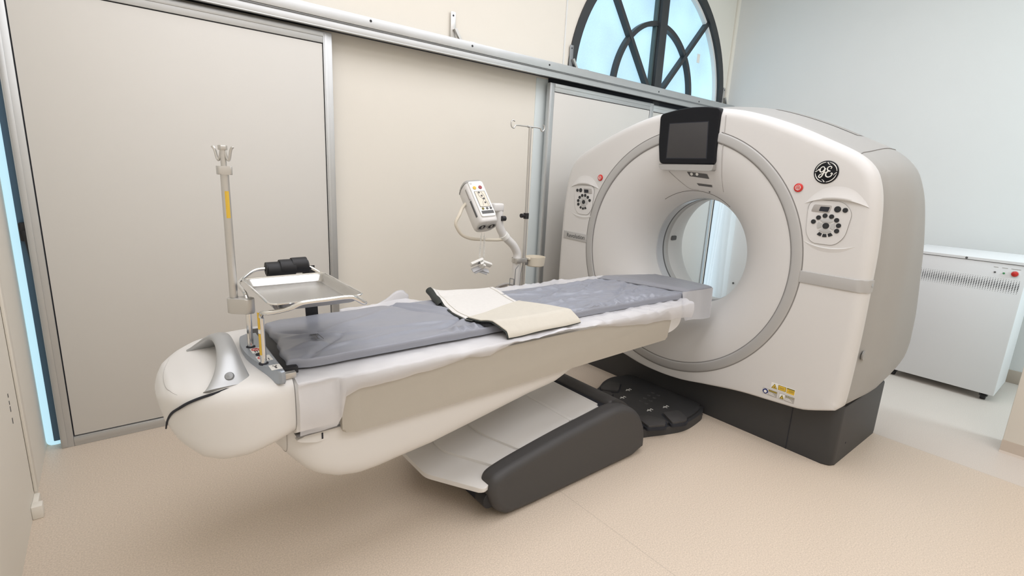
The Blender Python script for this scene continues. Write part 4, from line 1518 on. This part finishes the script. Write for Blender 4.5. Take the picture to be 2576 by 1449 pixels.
sr = thing('restraint_strap', (.54, 2.105, .87), 'black webbing strap rolled around the far rod of the chrome rack', 'strap')
roll = MB()
for k in range(3):
    x0, x1 = .462+.046*k, .520+.046*k
    R = .0305+.0018*(k % 2)
    prof = [(R*.55, x0), (R*.98, x0), (R, x0+.003), (R, x1-.003), (R*.98, x1), (R*.55, x1)]
    roll.lathe([(r, x) for r, x in prof], (0, 2.105, 1.094), (1, 0, .012*(k-1)), 28)
roll.lathe([(.0095, .455), (.026, .458), (.026, .618), (.0095, .62)], (0, 2.105, 1.093), (1, 0, 0), 28)
obj('roll', roll, 'black', sr)
obj('tail', slab(2, 14, lambda u, v: (.60+.052*u+.012*v, 2.128+.008*v-.004*sin(v*5), 1.09-.232*v), .003), 'black', sr)

dp = thing('drip_pole', (.303, 1.876, .995), 'short steel drip pole with hooks, clamped beside the tray at the couch foot', 'drip pole')
px_, py_ = .303, 1.876
ca_, sa_ = .78, -.62
obj('clamp', MB().prism([(.320+ca_*a-sa_*b, 1.857+sa_*a+ca_*b) for a, b in rrect(-.043, -.022, .043, .022, .019, 6)], XY, .995, 1.047, .003), 'satin', dp)
obj('tube', MB().cyl((px_, py_, 1.046), (px_, py_, 1.472), .0128, 24, .002), 'satin', dp)
obj('collar', MB().prism(roundpoly([(px_-.021, py_-.021), (px_+.021, py_-.021), (px_+.021, py_+.021), (px_-.021, py_+.021)], .008), XY, 1.456, 1.483, .004), 'satin', dp)
obj('inner_tube', MB().cyl((px_, py_, 1.48), (px_, py_, 1.538), .0088, 16), 'satin', dp)
obj('cap', MB().prism([(px_+.014*cos(k*pi/3), py_+.014*sin(k*pi/3)) for k in range(6)], XY, 1.533, 1.548, .002), 'satin', dp)
for s in (-1, 1):
    q = Vector((.78*s, .62*-s, 0))*.48
    P = [Vector((px_, py_, 1.535))+q*.010, Vector((px_, py_, 1.515))+q*.020, Vector((px_, py_, 1.502))+q*.032, Vector((px_, py_, 1.508))+q*.042, Vector((px_, py_, 1.53))+q*.052, Vector((px_, py_, 1.541))+q*.062, Vector((px_, py_, 1.540))+q*.07]
    obj('hook', MB().tube(P, .0045, 8, smooth=4), 'satin', dp)
mb = MB()
R = .0132
mb.grid(lambda i, j: (px_+R*cos(radians(245+55*i/8)), py_+R*sin(radians(245+55*i/8)), 1.317+.087*j), 9, 2)
obj('caution_label', mb, 'yellow', dp, recalc=False)

# ------------------------------------------------------------------ contrast injector behind the couch
ij = thing('contrast_injector', (2.215, 2.70, 0), 'white twin-syringe contrast injector head on a curved pedestal arm behind the couch', 'injector')
IY = 2.70
obj('pedestal', MB().cyl((2.222, IY, .10), (2.222, IY, .93), .030, 24), 'white2', ij)
bm_ = MB()
for k in range(5):
    a = 2*pi*k/5+.3
    bm_.obox((2.222+.13*cos(a), IY+.13*sin(a), .075), Vector((.13*cos(a), .13*sin(a), 0)), Vector((-.022*sin(a), .022*cos(a), 0)), Vector((0, 0, .018)), .006)
obj('pedestal_base', bm_.cyl((2.222, IY, .05), (2.222, IY, .12), .05, 24), 'white2', ij)
for k in range(5):
    a = 2*pi*k/5+.3
    x, y = 2.222+.25*cos(a), IY+.25*sin(a)
    obj('castor', MB().cyl((x-.012*sin(a), y+.012*cos(a), .03), (x+.012*sin(a), y-.012*cos(a), .03), .03, 18), 'dark2', ij)
obj('arm', MB().tube([(2.222, IY, .92), (2.222, IY, .965), (2.18, IY, 1.025), (2.107, IY, 1.085), (2.062, IY, 1.145), (2.05, IY, 1.20), (2.045, IY, 1.285)], .0285, 20, smooth=6), 'white2', ij)
obj('arm_collar', MB().tube([(2.112, IY, 1.078), (2.09, IY, 1.10)], .034, 20), 'label', ij)
obj('arm_elbow', MB().box((1.985, IY-.03, 1.255), (2.072, IY+.03, 1.312), .014, 3), 'white2', ij)
obj('knob', MB().cyl((2.045, IY-.035, 1.213), (2.075, IY-.035, 1.213), .017, 16), 'black', ij)
rt_ = Vector((.818, -.575, 0))
nn_ = Vector((-.575, -.818, 0))
uu_ = Vector((0, 0, 1))
ax_ = (rt_*.36-uu_*.74+nn_*.52).normalized()
fn_ = (nn_*.85+uu_*.55+rt_*.42)
fn_ = (fn_-ax_*fn_.dot(ax_)).normalized()
sd_ = ax_.cross(fn_).normalized()
if sd_.dot(rt_) < 0:
    sd_ = -sd_
HC_ = Vector((1.862, IY-.03, 1.292))


def hp_(a, s, f):
    return HC_+ax_*a+sd_*s+fn_*f


def head_sec(a, k=1.0):
    # rounded cross-section of the injector head, wider at the back
    return [(s*k, f*k) for s, f in roundpoly([(-.064, .058), (.064, .058), (.074, .0), (.066, -.07), (.03, -.085), (-.03, -.085), (-.066, -.07), (-.074, 0)], .028, 4)]


secs = [(-.168, .55), (-.166, .82), (-.155, .95), (-.13, 1.0), (.10, 1.0), (.132, .97), (.145, .9), (.148, .80)]
mb = MB()
S0 = head_sec(0)
K = len(S0)
mb.grid(lambda i, j: tuple(hp_(secs[i][0], S0[j][0]*secs[i][1], S0[j][1]*secs[i][1])), len(secs), K, False, True)
mb.f.append(tuple(range(K)))
mb.f.append(tuple((len(secs)-1)*K+j for j in range(K)))
hd_ = obj('injector_head', mb, 'white2', ij, sharp=60)
obj('rear_cap', MB().grid(lambda i, j: tuple(hp_((-.17, -.15)[i], S0[j][0]*(.90, 1.01)[i], S0[j][1]*(.90, 1.01)[i])), 2, K, False, True), 'lgrey', ij)


def face(a0, a1, s0, s1, f, th, m_, nm, par, bev=0.0, r=0.0):
    pts = [(a0, s0), (a1, s0), (a1, s1), (a0, s1)]
    if r:
        pts = roundpoly(pts, r, 4)
    return obj(nm, MB().prism(pts, lambda a, s, d: tuple(hp_(a, s, d)), f-.002, f+th, bev), m_, par)


F0 = .058
fp_ = face(-.150, .118, -.050, .052, F0, .008, 'label', 'face_plate', ij, .003, .012)
F1 = F0+.0085
face(-.072, .050, -.036, .040, F1, .0006, 'ink', 'display_border', fp_, 0, .004)
face(-.069, .047, -.033, .037, F1+.0007, .0006, 'cream_pl', 'display', fp_, 0, .004)
for a, s in ((-.06, -.005), (-.034, .005), (-.012, .012), (.018, .012)):
    obj('key', MB().cyl(hp_(a, s, F1), hp_(a, s, F1+.004), .0065, 12), 'ink', fp_)
obj('display_line', MB().tube([tuple(hp_(a, s, F1+.0018)) for a, s in ((-.066, -.016), (-.03, -.012), (-.012, .004), (.0, .006), (.012, -.004), (.04, -.010))], .0009, 5).tube([tuple(hp_(a, s, F1+.0018)) for a, s in ((-.066, .012), (-.03, .022), (-.012, .02), (.004, .018), (.015, .026), (.04, .026))], .0009, 5), 'ink', fp_)
obj('arm_key', MB().cyl(hp_(-.098, -.022, F1), hp_(-.098, -.022, F1+.004), .0115, 16), 'yellow', fp_, label='yellow key')
obj('stop_key', MB().cyl(hp_(-.100, .020, F1), hp_(-.100, .020, F1+.004), .0125, 16), 'dred', fp_, label='dark red key')
obj('maker_mark', MB().tube([tuple(hp_(-.132+.006*cos(k), -.036+.006*sin(k), F1)) for k in [q*pi/5 for q in range(10)]], .0013, 5, True), 'tgrey', fp_)
for s in (-.022, .008, .034):
    obj('status_key', MB().cyl(hp_(.062, s, F1-.001), hp_(.062, s, F1+.003), .0085, 12), 'ink' if s > -.02 else 'olive', fp_)
face(.078, .100, -.040, .044, F1, .0012, 'ink', 'readout', fp_, 0, .002)
# side strip on the left flank
for a0, a1, m_ in ((-.11, -.03, 'tgrey'), (-.02, .10, 'ink')):
    obj('side_strip', MB().prism([(a0, .030), (a1, .030), (a1, .044), (a0, .044)], lambda a, f, d: tuple(hp_(a, d, f)), -.0715, -.066), m_, hd_)
# syringe ports
for s in (-.034, .034):
    pr_ = obj('syringe_port', MB().lathe([(.030, .142), (.033, .150), (.031, .154), (.026, .154), (.023, .150), (.022, .120)], HC_+sd_*s+fn_*-.008, ax_, 24), 'lgrey', ij)
    obj('port_bore', MB().disc(HC_+sd_*s+fn_*-.008+ax_*.149, ax_, .0235, 20, .001), 'hole', pr_)
    obj('plunger', MB().obox(HC_+sd_*s+fn_*-.006+ax_*.151, sd_*.006, fn_*.012, ax_*.003), 'tgrey', pr_)
obj('cable', MB().tube([(1.80, IY+.03, 1.305), (1.765, IY+.02, 1.275), (1.735, IY, 1.24), (1.708, IY, 1.19), (1.722, IY, 1.15), (1.76, IY, 1.108), (1.83, IY, 1.082), (1.93, IY, 1.072), (2.03, IY, 1.066), (2.07, IY, 1.066), (2.115, IY, 1.066)], .0105, 10, smooth=5), 'cream_pl', ij)
for x0, x1, n_ in ((1.868, 1.858, 1), (1.892, 1.893, 2)):
    P = []
    T = 26
    for k in range(T*10+1):
        t = k/(T*10)
        z = 1.125-.175*t
        r = .0055 if .12 < t < .93 else .0005
        P.append((x0+(x1-x0)*t+r*cos(2*pi*k/10), IY-.06+r*sin(2*pi*k/10), z))
    c_ = obj('coiled_lead', MB().tube(P, .0016, 5), 'label', ij)
for cx, cz, s in ((1.838, .915, 1), (1.908, .902, -1)):
    ang = .35*s
    A = Vector((cos(ang), -.15, sin(ang)))
    B = Vector((-sin(ang)*.5, -.6, .7)).normalized()
    Cn = A.cross(B).normalized()
    w_ = obj('syringe_heater', MB().obox((cx, IY-.06, cz+.02), A*.044, B*.016, Cn*.010, .004).obox((cx+.03*s, IY-.07, cz), A*.012, B*.024, Cn*.008, .003), 'label', ij)
    obj('heater_wing', MB().obox((cx+.012*s, IY-.055, cz-.022), A*.040, B*.004, Cn*.016).obox((cx+.02*s, IY-.055, cz-.035), A*.034, B*.003, Cn*.014), M['flap'], ij)
obj('heater_mark', MB().prism([(1.828, .925), (1.846, .931), (1.840, .945)], XZ, IY-.0905, IY-.082), 'ink', ij)
wire = MB()
for pts in ([(2.20, IY-.05, .885), (2.176, IY-.05, .86), (2.172, IY-.05, .76), (2.176, IY-.05, .72)], [(2.235, IY-.05, .885), (2.226, IY-.05, .83), (2.222, IY-.05, .73)],
            [(2.13, IY-.05, .80), (2.165, IY-.05, .79), (2.165, IY-.05, .74), (2.13, IY-.05, .745), (2.13, IY-.05, .80)]):
    wire.tube(pts, .003, 6)
obj('wire_holder', wire, 'alu_d', ij)
obj('hose', MB().tube([(2.06, IY+.05, .70), (2.09, IY+.02, .735), (2.14, IY, .75), (2.19, IY-.01, .74)], .009, 8, smooth=4).tube([(2.07, IY+.07, .69), (2.10, IY+.04, .72), (2.15, IY, .735)], .008, 8, smooth=4), 'tgrey', ij)
obj('clamp_ring', MB().lathe([(.034, -.016), (.036, -.014), (.036, .014), (.034, .016)], (2.222, IY, .915), (0, 0, 1), 24).box((2.19, IY-.043, .899), (2.285, IY-.022, .931), .003), 'satin', ij)

iv = thing('infusion_stand', (2.285, 2.70, 0), 'tall thin steel infusion stand with a double hook bar beside the injector', 'infusion stand')
VX, VY = 2.289, 2.695
obj('pole', MB().cyl((VX, VY, .0), (VX-.006, VY, 1.235), .0125, 18), 'satin', iv)
obj('inner_pole', MB().cyl((VX-.006, VY, 1.235), (VX-.012, VY, 1.818), .0105, 18), 'satin', iv)
kn = obj('knob', MB().cyl((VX-.006, VY, 1.205), (VX-.006, VY, 1.245), .019, 18).cyl((VX-.05, VY-.01, 1.228), (VX-.02, VY-.005, 1.228), .007, 12).cyl((VX-.062, VY-.012, 1.228), (VX-.046, VY-.01, 1.228), .015, 14), 'black', iv, label='black clamping knob')
hk = [(2.142, VY, 1.845), (2.122, VY, 1.850), (2.112, VY, 1.832), (2.118, VY, 1.808), (2.138, VY, 1.802), (2.150, VY, 1.818), (2.175, VY, 1.822), (2.275, VY, 1.822)]
obj('hook_bar', MB().tube(hk, .0045, 8, smooth=4).tube([(2.275, VY, 1.822), (2.36, VY, 1.822), (2.378, VY, 1.805), (2.392, VY, 1.803), (2.405, VY, 1.818), (2.405, VY, 1.838), (2.392, VY, 1.846)], .0045, 8, smooth=4).cyl((2.255, VY, 1.822), (2.30, VY, 1.822), .0075, 12), 'satin', iv)
obj('bracket', MB().box((2.285, VY-.012, .875), (2.318, VY+.012, .925), .003), 'alu_d', iv)
bw = thing('plastic_bowl', (2.383, 2.69, .862), 'cream plastic bowl held on the infusion stand', 'bowl')
obj('bowl', MB().lathe([(.0005, .864), (.060, .864), (.066, .870), (.0735, .932), (.0705, .932), (.063, .874), (.0005, .868)], (2.384, 2.685, 0), (0, 0, 1), 36), 'cream_pl', bw)
obj('spout', MB().box((2.300, 2.66, .915), (2.325, 2.70, .930), .003), 'cream_pl', bw)

# loose sheet end lifting behind the couch
obj('spare_sheet', slab(26, 8, lambda u, v: (.80+.36*u, 2.245+.01*sin(u*7)+.02*v, .80+(.045+.062*smooth((u-.45)/.42)*(1-.5*smooth((u-.9)/.1)))*v+.006*noise.noise(Vector((u*6, v*3, 0)))), .001), 'sheet', label='corner of a pale plastic sheet sticking up behind the foot half of the couch', cat='plastic sheet', sharp=180)
